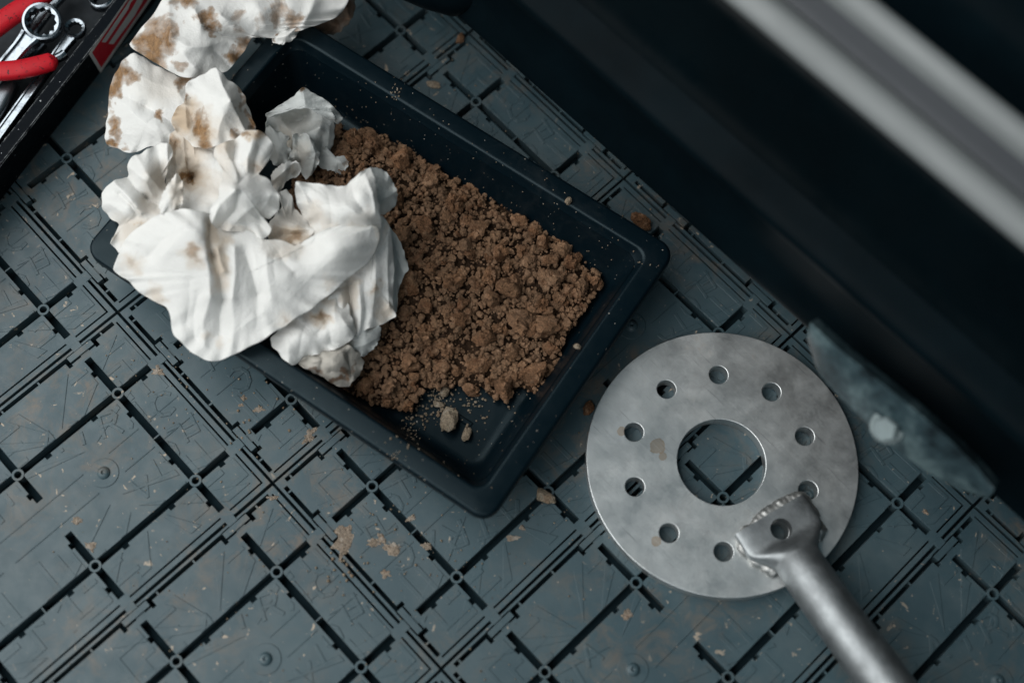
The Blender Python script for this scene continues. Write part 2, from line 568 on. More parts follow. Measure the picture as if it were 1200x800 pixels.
def clip_poly(poly, rect):
    x0, x1, y0, y1 = rect
    for ax, lim, sg in ((0, x0, 1), (0, x1, -1), (1, y0, 1), (1, y1, -1)):
        out = []
        for k in range(len(poly)):
            p, q = poly[k - 1], poly[k]
            dp, dq = sg * (p[ax] - lim), sg * (q[ax] - lim)
            if (dp >= 0) != (dq >= 0):
                t = dp / (dp - dq)
                out.append((p[0] + t * (q[0] - p[0]), p[1] + t * (q[1] - p[1])))
            if dq >= 0: out.append(q)
        poly = out
        if len(poly) < 3: return None
    ar = sum(poly[k - 1][0] * poly[k][1] - poly[k][0] * poly[k - 1][1] for k in range(len(poly)))
    return poly if abs(ar) > 2e-5 else None


rel_n = 0


def relief(poly, h):
    global rel_n
    rel_n += 1
    ar = sum(poly[k - 1][0] * poly[k][1] - poly[k][0] * poly[k - 1][1] for k in range(len(poly)))
    if ar < 0: poly = poly[::-1]
    zz = h + (rel_n % 23) * 0.000009
    for r in panels:
        c = clip_poly(list(poly), r)
        if not c: continue
        n = len(c)
        vs = [(p[0] * S, p[1] * S, -0.0001) for p in c] + [(p[0] * S, p[1] * S, zz) for p in c]
        TB.add(vs, [(i, (i + 1) % n, n + (i + 1) % n, n + i) for i in range(n)] + [tuple(range(n, 2 * n))])


GLYPH = {  # strokes in a 0..1 wide, 0..1.3 high box
    'A': [[(0, 0), (0.5, 1.3)], [(0.5, 1.3), (1, 0)], [(0.22, 0.45), (0.78, 0.45)]],
    'T': [[(0, 1.3), (1, 1.3)], [(0.5, 0), (0.5, 1.3)]],
    'R': [[(0, 0), (0, 1.3)], [(0, 1.3), (0.7, 1.3)], [(0.7, 1.3), (0.9, 1.0)], [(0.9, 1.0), (0.7, 0.65)], [(0.7, 0.65), (0, 0.65)], [(0.45, 0.65), (1, 0)]],
    'C': [[(1, 1.1), (0.7, 1.3)], [(0.7, 1.3), (0.25, 1.25)], [(0.25, 1.25), (0, 0.9)], [(0, 0.9), (0, 0.4)], [(0, 0.4), (0.25, 0.05)], [(0.25, 0.05), (0.7, 0)], [(0.7, 0), (1, 0.2)]],
    'F': [[(0, 0), (0, 1.3)], [(0, 1.3), (0.95, 1.3)], [(0, 0.68), (0.7, 0.68)]],
    'L': [[(0, 1.3), (0, 0)], [(0, 0), (0.85, 0)]],
    'O': [[(0.3, 1.3), (0.7, 1.3)], [(0.7, 1.3), (1, 0.95)], [(1, 0.95), (1, 0.35)], [(1, 0.35), (0.7, 0)], [(0.7, 0), (0.3, 0)], [(0.3, 0), (0, 0.35)], [(0, 0.35), (0, 0.95)], [(0, 0.95), (0.3, 1.3)]],
}


def glyph(ch, cx, cy, ang, size, xf, h):
    """letter centred at cx,cy, its baseline turned by ang"""
    ca, sa = math.cos(ang), math.sin(ang)
    for (a, b) in GLYPH[ch]:
        dx, dy = b[0] - a[0], b[1] - a[1]
        L = math.hypot(dx, dy); nx, ny = -dy / L * 0.10, dx / L * 0.10
        ex, ey = dx / L * 0.06, dy / L * 0.06
        quad = [(a[0] - ex + nx, a[1] - ey + ny), (b[0] + ex + nx, b[1] + ey + ny), (b[0] + ex - nx, b[1] + ey - ny), (a[0] - ex - nx, a[1] - ey - ny)]
        pts = []
        for (u, v) in quad:
            u, v = (u - 0.5) * size, (v - 0.65) * size
            pts.append(xf(cx + u * ca - v * sa, cy + u * sa + v * ca))
        relief(pts, h)


for half in (0, 1):
    ccx, ccy = 0.507, 0.533 + half
    sg = 1 if half else -1
    xf = lambda u, v, ccx=ccx, ccy=ccy, sg=sg: (ccx + sg * u, ccy + sg * v)
    # lettering: one row reads along +v (tops to -u), the other along -v (tops to +u)
    for ch, (u, v) in zip('ATRAC', ((-0.245, -0.08), (-0.195, 0.035), (-0.145, 0.146), (-0.105, 0.25), (-0.065, 0.352))):
        glyph(ch, u, v, math.pi / 2 - 0.40, 0.074, xf, 0.00032)
    for ch, (u, v) in zip('FLOTA', ((0.074, 0.367), (0.080, 0.305), (0.112, 0.243), (0.132, 0.164), (0.156, 0.076))):
        glyph(ch, u, v, -math.pi / 2 - 0.22, 0.062, xf, 0.00032)
    # long narrow darts fanning along the tile and the band through the middle pip
    for su in (-1, 1):
        relief([xf(su * .050, .065), xf(su * .054, .065), xf(su * .054, .47), xf(su * .050, .47)], 0.00026)
        relief([xf(su * .050, -.065), xf(su * .054, -.065), xf(su * .054, -.47), xf(su * .050, -.47)], 0.00026)
        for sv in (-1, 1):
            k = .03 * su * sv
            for tri in ([(.12, .03 - k), (.255, .47), (.32, .47)], [(.20, .02), (.43, .40), (.43, .29)], [(.26, .02 + k), (.43, .15), (.43, .10)]):
                relief([xf(su * a, sv * b) for a, b in tri], 0.00024)
    # nested square brackets in the corners
    for su in (-1, 1):
        for sv in (-1, 1):
            for off, leg in ((0.055, 0.29), (0.125, 0.19), (0.19, 0.10)):
                bu, bv = su * (0.455 - off), sv * (0.475 - off)
                w = 0.018
                relief([xf(bu, bv), xf(bu - su * leg, bv), xf(bu - su * leg, bv - sv * w), xf(bu, bv - sv * w)], 0.00022)
                relief([xf(bu, bv - sv * w), xf(bu, bv - sv * leg), xf(bu - su * w, bv - sv * leg), xf(bu - su * w, bv - sv * w)], 0.00022)
    # domed pip with its round pad
    n = 24
    for (r, z) in ((0.060, 0.00035),):
        relief([(ccx + r * math.cos(2 * math.pi * k / n), ccy + r * math.sin(2 * math.pi * k / n)) for k in range(n)], z)
    rings = []
    for r, z in ((0.027, 0.0004), (0.024, 0.0016), (0.017, 0.0026), (0.009, 0.0030), (0.006, 0.0022), (0.0015, 0.0018)):
        rings.append([((ccx + r * math.cos(2 * math.pi * k / n)) * S, (ccy + r * math.sin(2 * math.pi * k / n)) * S, z) for k in range(n)])
    TB.loft(rings, False, True)

tile_me = None
for a in range(-3, 6):
    for b in range(-2, 4):
        cx, cy = a + 0.5, 2 * b + 1
        # keep the tiles in or near the view
        q = R @ np.array([cx * S, cy * S, 0]) + T
        ux, uy = q[0] / q[2] * FPX + 600, q[1] / q[2] * FPX + 400
        if not (-420 < ux < 1620 and -420 < uy < 1220): continue
        if tile_me is None:
            o = TB.build('tile', M_TILE, floor); tile_me = o.data
        else:
            o = bpy.data.objects.new('tile', tile_me); COL.objects.link(o); o.parent = floor
        o.location = (a * S + random.uniform(-.0003, .0003), 2 * b * S, random.uniform(-.0002, .0002))

# ------------------------------------------------------------------ tray
TA = math.radians(12.5)
E1 = np.array([math.cos(TA), math.sin(TA)]); E2 = np.array([-E1[1], E1[0]])
TX0, TX1, TY0, TY1 = -0.0345, 0.3620, 0.0165, 0.2915
tray_c = E1 * (TX0 + TX1) / 2 + E2 * (TY0 + TY1) / 2


def tw(a, b, z): return (E1[0] * a + E2[0] * b, E1[1] * a + E2[1] * b, z)


def rrect(ins, z, rad, n=9):
    x0, x1, y0, y1 = TX0 + ins, TX1 - ins, TY0 + ins, TY1 - ins
    out = []
    for cx, cy, a0 in ((x1 - rad, y1 - rad, 0), (x0 + rad, y1 - rad, 90), (x0 + rad, y0 + rad, 180), (x1 - rad, y0 + rad, 270)):
        for k in range(n):
            t = math.radians(a0 + 90 * k / (n - 1))
            out.append(tw(cx + rad * math.cos(t), cy + rad * math.sin(t), z))
    return out


ZR = 0.055
tray = empty('plastic_tray', (*tray_c, 0.0))
tag(tray, 'black plastic tray with rounded corners holding brown soil and paper towels', 'tray')
mb = MB()
secs = [(0.0220, 0.046, .012), (0.0196, 0.0500, .011), (0.0185, 0.0530, .011), (0.0178, 0.0543, .011), (0.0168, 0.0549, .011), (0.0158, ZR, .012), (0.0152, ZR, .012), (0.0030, ZR - .0006, .013), (0.0026, ZR - .0007, .013), (0.0012, ZR - .0013, .014), (0.0004, ZR - .0024, .014), (0.0, ZR - .0040, .015), (0.0, ZR - .010, .015), (0.0025, ZR - .010, .013), (0.003, ZR - .005, .013)]
mb.loft([rrect(*s) for s in secs][::-1], False, False)
mb.build('rim', M_TRAY, tray, 50)
mb = MB()
secs = [(0.0222, 0.0465, .012), (0.0300, 0.020, .014), (0.0350, 0.0085, .015), (0.0375, 0.0052, .014), (0.0410, 0.0040, .012)]
mb.loft([rrect(*s) for s in secs], False, True)
secs = [(0.0195, 0.0490, .013), (0.0275, 0.020, .014), (0.0330, 0.0060, .015), (0.0380, 0.0012, .012)]
mb.loft([rrect(*s) for s in secs][::-1], True, False)
basin = mb.build('basin', M_TRAY, tray, 50)
# two low stiffening ribs moulded into the tray bottom
for yy in (0.085, 0.225):
    rb = MB(); rb.loft([[tw(0.03, yy - .003, .0038), tw(0.30, yy - .003, .0038), tw(0.30, yy + .003, .0038), tw(0.03, yy + .003, .0038)],
                        [tw(0.031, yy - .0015, .0052), tw(0.299, yy - .0015, .0052), tw(0.299, yy + .0015, .0052), tw(0.031, yy + .0015, .0052)]], False, True)
    rb.build('floor_rib', M_TRAY, tray)


def bvh_of(objs):
    vs, fs = [], []
    for o in objs:
        b = len(vs)
        mw = o.matrix_parent_inverse if o.parent is None else Matrix()
        vs += [v.co.copy() for v in o.data.vertices]
        fs += [tuple(i + b for i in p.vertices) for p in o.data.polygons]
    return BVHTree.FromPolygons(vs, fs)


tray_bvh = bvh_of([o for o in tray.children])

# ------------------------------------------------------------------ soil


def in_poly(x, y, poly):
    inside = np.zeros(np.shape(x), bool)
    n = len(poly)
    for k in range(n):
        x0, y0 = poly[k - 1]; x1, y1 = poly[k]
        if y0 == y1: continue
        c = ((y0 > y) != (y1 > y)) & (x < (x1 - x0) * (y - y0) / (y1 - y0) + x0)
        inside ^= c
    return inside


def seg_dist(x, y, poly, closed=True):
    d = np.full(np.shape(x), 1e9)
    n = len(poly)
    for k in range(0 if closed else 1, n):
        ax, ay = poly[k - 1]; bx, by = poly[k]
        dx, dy = bx - ax, by - ay
        L = dx * dx + dy * dy + 1e-12
        t = np.clip(((x - ax) * dx + (y - ay) * dy) / L, 0, 1)
        d = np.minimum(d, np.hypot(x - ax - t * dx, y - ay - t * dy))
    return d


soil_px = [(372, 170), (395, 148), (420, 152), (450, 158), (478, 172), (505, 196), (540, 212), (575, 230), (610, 245), (640, 262), (668, 290), (704, 322), (706, 334),
           (694, 348), (678, 372), (664, 396), (655, 420), (644, 446), (628, 462), (608, 452), (594, 470), (575, 462), (560, 450), (540, 448), (520, 455), (500, 452), (490, 462), (476, 482), (440, 474),
           (405, 458), (380, 420), (330, 330), (330, 230)]
soil_poly = [tuple(un(x, y, 0.012)[:2]) for x, y in soil_px]
sc0 = un(500, 330, 0.0)
gx, gy = np.meshgrid(np.linspace(-0.02, 0.36, 230), np.linspace(0.02, 0.36, 230), indexing='ij')


def fbm(x, y, s, oct=4, seed=0.0):
    out = np.zeros(np.shape(x)); flat = out.ravel()
    xv, yv = np.ravel(x), np.ravel(y)
    for i in range(len(flat)):
        flat[i] = noise.fractal(Vector((xv[i] * s + seed, yv[i] * s - seed, seed)), 0.9, 2.1, oct)
    return flat.reshape(np.shape(x))


def heap_h(x, y):
    x, y = np.asarray(x, float), np.asarray(y, float)
    d = seg_dist(x, y, soil_poly)
    ins = in_poly(x, y, soil_poly)
    e1 = x * E1[0] + y * E1[1]
    lift = np.clip((0.345 - e1) / 0.20, 0.22, 1.0)
    h = np.where(ins, 0.005 + 0.026 * lift * (1 - np.exp(-d / 0.028)), -0.004 - d * 0.6)
    return h


soil = empty('soil_heap', (float(sc0[0]), float(sc0[1]), 0.004))
tag(soil, 'heap of crumbly brown clay soil lying in the black tray', 'soil')
hz = heap_h(gx, gy) + 0.0024 + np.where(heap_h(gx, gy) > 0, 1, 0) * (fbm(gx, gy, 55, 5, 3.1) * 0.0032 + np.abs(fbm(gx, gy, 160, 3, 7.7)) * 0.0018)
vid = -np.ones(gx.shape, int); vs = []; fs = []
ok = hz > 0.0025
for i in range(gx.shape[0]):
    for j in range(gx.shape[1]):
        if ok[i, j]: vid[i, j] = len(vs); vs.append((gx[i, j], gy[i, j], hz[i, j]))
for i in range(gx.shape[0] - 1):
    for j in range(gx.shape[1] - 1):
        q = (vid[i, j], vid[i + 1, j], vid[i + 1, j + 1], vid[i, j + 1])
        if min(q) >= 0: fs.append(q)
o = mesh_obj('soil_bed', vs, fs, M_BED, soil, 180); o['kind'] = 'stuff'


def lump(seed, sub, rough=0.32, squash=0.8):
    bm = bmesh.new()
    bmesh.ops.create_icosphere(bm, subdivisions=sub, radius=1.0)
    off = Vector((seed * 3.7, seed * 1.3, -seed * 2.1))
    cuts = [Vector(rng.normal(size=3)).normalized() for _ in range(6)]
    for v in bm.verts:
        d = v.co.normalized()
        r = 1 + rough * noise.fractal(d * 1.3 + off, 0.8, 2.0, 3) + 0.42 * rough * abs(noise.fractal(d * 3.6 + off, 0.7, 2.2, 4)) + (0.10 * noise.noise(d * 11 + off) if sub > 2 else 0)
        for c in cuts:
            k = d.dot(c) * r
            if k > 0.74: r *= 0.74 / k
        v.co = Vector((d.x * r, d.y * r * 0.92, d.z * r * squash))
    me = bpy.data.meshes.new('clod')
    bm.to_mesh(me); bm.free()
    me.shade_smooth(); me.set_sharp_from_angle(angle=math.radians(28))
    return me


clod_me = [lump(k + 1, 4 if k < 4 else 3, 0.68) for k in range(9)]
for me in clod_me: me.materials.append(M_SOIL)
small = []
for k in range(8):
    me = lump(20 + k, 2, 0.5)
    small.append((np.array([v.co for v in me.vertices]), [tuple(p.vertices) for p in me.polygons]))
tiny = []
for k in range(5):
    me = lump(40 + k, 1, 0.5)
    tiny.append((np.array([v.co for v in me.vertices]), [tuple(p.vertices) for p in me.polygons]))


def rand_in_soil():
    while True:
        x, y = rng.uniform(-0.02, 0.36), rng.uniform(0.02, 0.36)
        if in_poly(np.array(x), np.array(y), soil_poly): return x, y


def rot3():
    q = rng.normal(size=4); q /= np.linalg.norm(q)
    w, x, y, z = q
    return np.array([[1 - 2 * (y * y + z * z), 2 * (x * y - z * w), 2 * (x * z + y * w)], [2 * (x * y + z * w), 1 - 2 * (x * x + z * z), 2 * (y * z - x * w)], [2 * (x * z - y * w), 2 * (y * z + x * w), 1 - 2 * (x * x + y * y)]])


def put_clod(x, y, z, r, me=None, name='clod', parent=soil, sc=(1, 1, 1)):
    o = bpy.data.objects.new(name, me or clod_me[rng.integers(len(clod_me))])
    COL.objects.link(o)
    if parent is not None:
        o.parent = parent
        o.matrix_parent_inverse = Matrix.Translation(-Vector(parent.location))
    o.location = (x, y, z)
    o.rotation_euler = tuple(rng.uniform(0, 6.28, 3)) if sc == (1, 1, 1) else (0, 0, rng.uniform(0, 6.28))
    o.scale = (r * sc[0], r * sc[1], r * sc[2])
    return o


# lumps one can tell apart in the photograph, then a random spread of smaller ones
big_px = [(600, 341, 18), (578, 352, 15), (608, 378, 17), (660, 295, 13), (635, 286, 12), (645, 328, 16), (640, 384, 18), (625, 437, 16), (592, 456, 15), (552, 456, 12), (570, 395, 14), (480, 427, 15), (505, 318, 11), (515, 405, 10),
          (700, 330, 10), (683, 336, 12), (668, 310, 11), (676, 345, 10), (655, 350, 12), (560, 268, 13), (530, 240, 14), (505, 215, 15), (470, 190, 16), (440, 172, 15), (415, 168, 13), (610, 260, 12), (585, 300, 13), (545, 290, 12), (560, 430, 15), (600, 415, 13),
          (575, 325, 12), (530, 335, 14), (500, 360, 13), (540, 375, 14), (480, 330, 13), (470, 280, 14), (500, 270, 14), (465, 235, 14), (495, 400, 13), (455, 455, 13), (430, 450, 12), (520, 430, 12), (645, 410, 11), (665, 380, 10), (620, 310, 12), (640, 305, 10)]
for (x, y, r) in big_px:
    w = un(x, y, 0.022)
    h = float(heap_h(w[0], w[1]))
    w = un(x, y, max(h, 0.002) + 0.006)
    rr = r / 1420.0 * 0.85
    put_clod(w[0], w[1], 0.0045 + max(h, 0) + rr * 0.42, rr)
for k in range(250):
    x, y = rand_in_soil(); h = float(heap_h(x, y))
    rr = 0.0030 + 0.0036 * rng.random() ** 2.0
    put_clod(x, y, 0.0045 + h + rr * 0.40, rr)
V, Fc = [], []; nb = 0


def scatter(shape, p, r):
    global nb
    v, f = shape
    M = rot3() * r
    V.append(v @ M.T + p); Fc.extend([tuple(i + nb for i in t) for t in f]); nb += len(v)


for k in range(2400):
    x, y = rand_in_soil(); h = float(heap_h(x, y)); r = 0.0017 + 0.0023 * rng.random() ** 1.4
    scatter(small[rng.integers(8)], (x, y, 0.0048 + h + r * rng.uniform(0.0, 0.7)), r)
for k in range(4200):
    x, y = rand_in_soil(); h = float(heap_h(x, y)); r = 0.0006 + 0.0012 * rng.random()
    scatter(tiny[rng.integers(5)], (x, y, 0.0062 + h + rng.uniform(-.001, .002)), r)
o = mesh_obj('crumbs', np.concatenate(V), Fc, M_SOIL, soil, 22); o['kind'] = 'stuff'

# loose pebbles and chips, each a thing
stone_me = [lump(60 + k, 3, 0.30, 0.85) for k in range(5)]
for me in stone_me: me.materials.append(M_STONE); me.name = 'pebble'


def stone(px, py, z, r, label, cat, name='pebble', sc=(1, 0.8, 0.75), mat=None, k=0, rz=None):
    w = un(px, py, z + r * 0.5)
    me = stone_me[k % 5]
    if mat: me = me.copy(); me.materials.clear(); me.materials.append(mat)
    o = put_clod(w[0], w[1], z + r * sc[2] * 0.80, r, me, name, None, sc)
    if rz is not None: o.rotation_euler = (0, 0, rz)
    tag(o, label, cat)
    return o


FL = 0.0042
stone(526, 492, FL, 0.0092, 'speckled egg-shaped pale pebble on bare tray bottom', 'pebble', sc=(1.15, .82, .8), rz=-0.75)
stone(547, 509, FL, 0.0056, 'small rounded grey pebble next to the egg-shaped one', 'pebble', k=1)
stone(521, 459, FL, 0.0050, 'cream pebble at the edge of the soil heap', 'pebble', k=2)
stone(638, 580, 0.0, 0.0074, 'flat pinkish stone chip lying across a floor groove below the tray', 'stone chip', 'stone_chip', (1.2, .8, .45), k=3, rz=0.3)
stone(690, 477, 0.0, 0.0056, 'small brown chip on the floor beside the steel disc', 'stone chip', 'stone_chip', (1.2, .8, .5), M_SOIL, 4)
stone(752, 259, 0.0, 0.0088, 'brown soil clod on the floor behind the tray corner', 'clod', 'soil_clod', (1.1, .8, .6), M_SOIL, 1, 0.1)
stone(508, 98, 0.0, 0.0056, 'pale flake lying on the floor tile behind the tray', 'stone chip', 'stone_chip', (1.3, .7, .25), None, 2, 0.5)
stone(539, 46, 0.0, 0.0050, 'tan crumb lodged beside the tile joint near the car', 'crumb', 'soil_crumb', (1.2, .8, .6), M_SOIL, 3)
stone(676, 406, ZR, 0.0030, 'tiny pale stone sitting on the tray rim', 'pebble', k=4)
stone(666, 236, ZR, 0.0034, 'cream crumb stuck on the inner edge of the tray rim', 'crumb', 'soil_crumb', k=0)
stone(513, 473, FL, 0.0042, 'tan crumb beside the cream pebble', 'crumb', 'soil_crumb', (1.2, .7, .6), M_STONE, 3)

# ------------------------------------------------------------------ paper towels


def rbf(pts):
    P = np.array([p[:2] for p in pts], float) / 100.0; z = np.array([p[2] for p in pts], float)
    n = len(P)
    d = np.linalg.norm(P[:, None] - P[None], axis=2)
    K = np.where(d > 1e-9, d * d * np.log(d + 1e-12), 0) + np.eye(n) * 0.004
    A = np.zeros((n + 3, n + 3)); A[:n, :n] = K; A[:n, n] = 1; A[:n, n + 1:] = P; A[n, :n] = 1; A[n + 1:, :n] = P.T
    w = np.linalg.solve(A, np.concatenate([z, np.zeros(3)]))

    def f(x, y):
        q = np.stack([x, y], -1) / 100.0
        d = np.linalg.norm(q[..., None, :] - P, axis=-1)
        return (np.where(d > 1e-9, d * d * np.log(d + 1e-12), 0) @ w[:n]) + w[n] + q @ w[n + 1:]
    return f


def worley(x, y, cell, seed, stretch=1.0, ang=0.0):
    r = np.random.default_rng(seed)
    ca, sa = math.cos(ang), math.sin(ang)
    u = (x * ca + y * sa) / (cell * stretch); v = (-x * sa + y * ca) / cell
    u0, u1, v0, v1 = u.min() - 1, u.max() + 1, v.min() - 1, v.max() + 1
    n = int((u1 - u0) * (v1 - v0)) + 4
    sx, sy = r.uniform(u0, u1, n), r.uniform(v0, v1, n)
    d = np.sqrt((u[..., None] - sx) ** 2 + (v[..., None] - sy) ** 2)
    d.sort(axis=-1)
    return d[..., 0], d[..., 1]


def sheet(name, mat, parent, centre, outline, controls, folds=(), stains=(), cream=(), crumple=0.0016, cell=30, seed=1, rings=54, N=220, wav=1.4, fold=0.55, stretch=1.6, ang=0.4, ruffle=0.0024, ncrease=1.0):
    """a ply of paper: outline (px,py,z) and control heights give the draped surface,
    folds are (x0,y0,x1,y1,height,width px) creases; crumple adds small facets"""
    ol = [np.array(p, float) for p in outline]
    # resample the outline evenly, keep corners soft
    L = [0.0]
    for k in range(len(ol)): L.append(L[-1] + np.linalg.norm((ol[(k + 1) % len(ol)] - ol[k])[:2]))
    res = []
    for k in range(N):
        s = L[-1] * k / N
        i = max(j for j in range(len(ol)) if L[j] <= s + 1e-9)
        t = (s - L[i]) / (L[i + 1] - L[i] + 1e-9)
        a, b, c, d = ol[i - 1], ol[i], ol[(i + 1) % len(ol)], ol[(i + 2) % len(ol)]
        lin = b + (c - b) * t
        cat = 0.5 * ((2 * b) + (c - a) * t + (2 * a - 5 * b + 4 * c - d) * t * t + (3 * b - a - 3 * c + d) * t ** 3)
        res.append(0.5 * lin + 0.5 * cat)
    res = np.array(res)
    rs = np.random.default_rng(seed)
    jit = sum(rs.normal() * np.sin(np.arange(N) / N * 2 * math.pi * f + rs.uniform(0, 6)) for f in range(9, 26, 2)) / 3.0
    ctr = np.array(centre, float)
    dirv = res[:, :2] - ctr[:2]; ln = np.linalg.norm(dirv, axis=1, keepdims=True)
    res[:, :2] += dirv / ln * jit[:, None] * wav * 0.45
    zc = float(np.mean([c[2] for c in controls]))
    f = rbf([(p[0], p[1], p[2] + 0.28 * (zc - p[2])) for p in outline] + list(controls))
    s = np.linspace(0.0, 1.0, rings + 1)[1:] ** 0.9
    X = ctr[0] + (res[None, :, 0] - ctr[0]) * s[:, None]
    Y = ctr[1] + (res[None, :, 1] - ctr[1]) * s[:, None]
    X = np.concatenate([[ctr[0]], X.ravel()]); Y = np.concatenate([[ctr[1]], Y.ravel()])
    Z = f(X, Y)
    for (x0, y0, x1, y1, h, w) in folds:
        # bend each crease slightly and let it fade towards its ends
        mx, my = (x0 + x1) / 2 + (y1 - y0) * 0.08 * rs.normal(), (y0 + y1) / 2 - (x1 - x0) * 0.08 * rs.normal()
        d = seg_dist(X, Y, [(x0, y0), (mx, my), (x1, y1)], False)
        q = d / w
        Z = Z + fold * h * (0.8 * np.exp(-q * 0.9) + 0.2 * np.exp(-q * q))
    sv = np.concatenate([[0.0], np.repeat(s, N)]); th = np.concatenate([[0.0], np.tile(np.arange(N) / N, rings)])
    per = L[-1]
    ruf = sum(rs.normal() * np.sin(2 * math.pi * (k * th + rs.random())) for k in range(max(3, int(per / 70)), int(per / 20) + 4))
    Z = Z + ruffle * ruf / math.sqrt(max(1.0, per / 28.0)) * np.exp(-(1 - sv) / 0.16)
    # random hard creases, as in any crumpled sheet
    x0b, x1b, y0b, y1b = X.min(), X.max(), Y.min(), Y.max()
    for _ in range(int(ncrease * (x1b - x0b) * (y1b - y0b) / 1000.0)):
        ax, ay = rs.uniform(x0b, x1b), rs.uniform(y0b, y1b); an = rs.normal(ang + 0.3, 0.9); ln_ = rs.uniform(10, 42)
        bx, by = ax + math.cos(an) * ln_, ay + math.sin(an) * ln_
        d = seg_dist(X, Y, [(ax, ay), ((ax + bx) / 2 + rs.normal() * 2, (ay + by) / 2 + rs.normal() * 2), (bx, by)], False)
        Z = Z + crumple * rs.normal() * 0.36 * np.exp(-d / rs.uniform(1.2, 4.5))
    crumple = crumple * 0.6
    if crumple > 0:
        wx = X + 7 * np.sin(Y / 19.0 + seed); wy = Y + 7 * np.sin(X / 23.0 + 2 * seed)
        f1, f2 = worley(wx, wy, cell, seed, stretch, ang)
        Z = Z + crumple * (np.minimum(f1, 1.2) ** 1.5 - 0.45) * 1.6
        g1, g2 = worley(wx, wy, cell * 0.42, seed + 50, 1.5, ang + 1.0)
        Z = Z - crumple * 0.42 * (np.minimum(g2 - g1, 0.5) - 0.25)
        h1, h2 = worley(wx, wy, cell * 0.17, seed + 90)
        Z = Z + crumple * 0.09 * (h1 - 0.5)
    W = np.array([un(a, b, c) for a, b, c in zip(X, Y, Z)])
    fs = [(0, 1 + i, 1 + (i + 1) % N) for i in range(N)]
    for k in range(rings - 1):
        b0, b1 = 1 + k * N, 1 + (k + 1) * N
        for i in range(N):
            j = (i + 1) % N
            fs.append((b0 + i, b1 + i, b1 + j, b0 + j))
    me = bpy.data.meshes.new(name)
    me.from_pydata(W.tolist(), [], fs)
    warp = None
    for nm, lst in (('stain', stains), ('cream', cream)):
        at = me.attributes.new(nm, 'FLOAT', 'POINT')
        val = np.zeros(len(X))
        if not lst:
            at.data.foreach_set('value', val.astype(np.float32)); continue
        if warp is None:                       # ragged soak edges
            warp = np.array([[noise.fractal(Vector((a / sc_, b / sc_, seed + o_)), 0.8, 2.1, 4) for o_ in (0.0, 9.0)] for a, b, sc_ in zip(X, Y, np.full(len(X), 17.0))])
        for (x, y, rx, ry, st) in lst:
            q = np.hypot((X + 9 * warp[:, 0] - x) / (rx * 1.12), (Y + 9 * warp[:, 1] - y) / (ry * 1.12))
            val = np.maximum(val, st * np.clip(1.45 - q, 0, 1))
        at.data.foreach_set('value', val.astype(np.float32))
    bm = bmesh.new(); bm.from_mesh(me); bmesh.ops.recalc_face_normals(bm, faces=bm.faces)
    if sum(fc.normal.z for fc in bm.faces) < 0: bmesh.ops.reverse_faces(bm, faces=bm.faces)
    bm.to_mesh(me); bm.free()
    o = link(name, me, mat, parent, 180)
    md = o.modifiers.new('thickness', 'SOLIDIFY'); md.thickness = 0.0004; md.offset = -1
    return o


def towel(label, px, py, z, name='paper_towel', cat='paper towel'):
    w = un(px, py, z)
    o = empty(name, (float(w[0]), float(w[1]), z))
    tag(o, label, cat, 'used paper towels on the tray')
    return o


# --- stained towel draped over the tray's corner (behind)
tb = towel('paper towel with broad brown stains draped over the tray corner beside the tool case', 230, 60, 0.05)
sheet('upper_ply', M_PAPER, tb, (255, 35),
      [(152, 52, .055), (165, 34, .06), (183, 12, .06), (200, -12, .06), (260, -30, .06), (340, -30, .065), (412, -20, .06), (402, 14, .058), (382, 26, .056), (345, 38, .058), (318, 45, .058), (296, 44, .064), (286, 60, .06), (266, 84, .062), (235, 91, .066), (210, 90, .062), (186, 76, .058), (165, 64, .055)],
      [(200, 40, .082), (250, 20, .088), (300, 15, .085), (340, 10, .084), (225, 75, .080), (262, 55, .075), (370, 8, .074)],
      [(197, 0, 200, 45, .010, 6), (200, 45, 245, 55, .006, 6), (228, 12, 236, 30, .016, 6), (236, 30, 290, 46, -.014, 5), (258, 18, 296, 42, .012, 6), (214, 62, 232, 84, .010, 8), (250, 60, 270, 78, -.008, 6), (330, 5, 325, 35, -.008, 8), (370, -5, 355, 30, .010, 8), (300, 4, 310, 30, .006, 9), (180, 20, 186, 62, .004, 8)],
      [(180, 55, 14, 24, 1.0), (195, 40, 12, 20, .8), (164, 54, 11, 12, .8), (240, 20, 14, 9, 1.0), (250, 32, 9, 6, .9), (275, 66, 13, 8, 1.0), (288, 50, 8, 8, .9), (280, 22, 9, 16, .45), (330, 12, 12, 18, .55), (345, 25, 9, 14, .7), (215, 2, 16, 6, .7), (212, 74, 7, 5, .6), (305, 25, 6, 12, .4)],
      crumple=.0022, cell=34, seed=11)
sheet('lower_ply', M_PAPER, tb, (180, 130),
      [(124, 150, .030), (127, 125, .034), (129, 100, .040), (143, 72, .048), (158, 62, .050), (185, 78, .05), (212, 90, .05), (236, 92, .055), (228, 115, .060), (220, 140, .058), (205, 165, .052), (176, 172, .040), (152, 180, .030), (135, 173, .024), (123, 168, .024)],
      [(160, 110, .064), (190, 120, .062), (150, 150, .048), (185, 150, .060)],
      [(135, 108, 170, 125, -.010, 9), (170, 125, 205, 145, -.009, 9), (140, 118, 190, 160, .006, 12), (150, 80, 205, 105, .004, 12), (205, 100, 225, 135, .008, 9)],
      [(142, 88, 13, 13, 1.0), (134, 104, 10, 9, 1.0), (155, 92, 9, 7, .8), (134, 155, 6, 15, .75), (131, 171, 12, 5, .95), (186, 136, 5, 8, .8), (215, 95, 12, 7, .8), (130, 122, 5, 9, .6)],
      cream=[(195, 100, 30, 20, .25)], crumple=.0013, cell=36, seed=12)
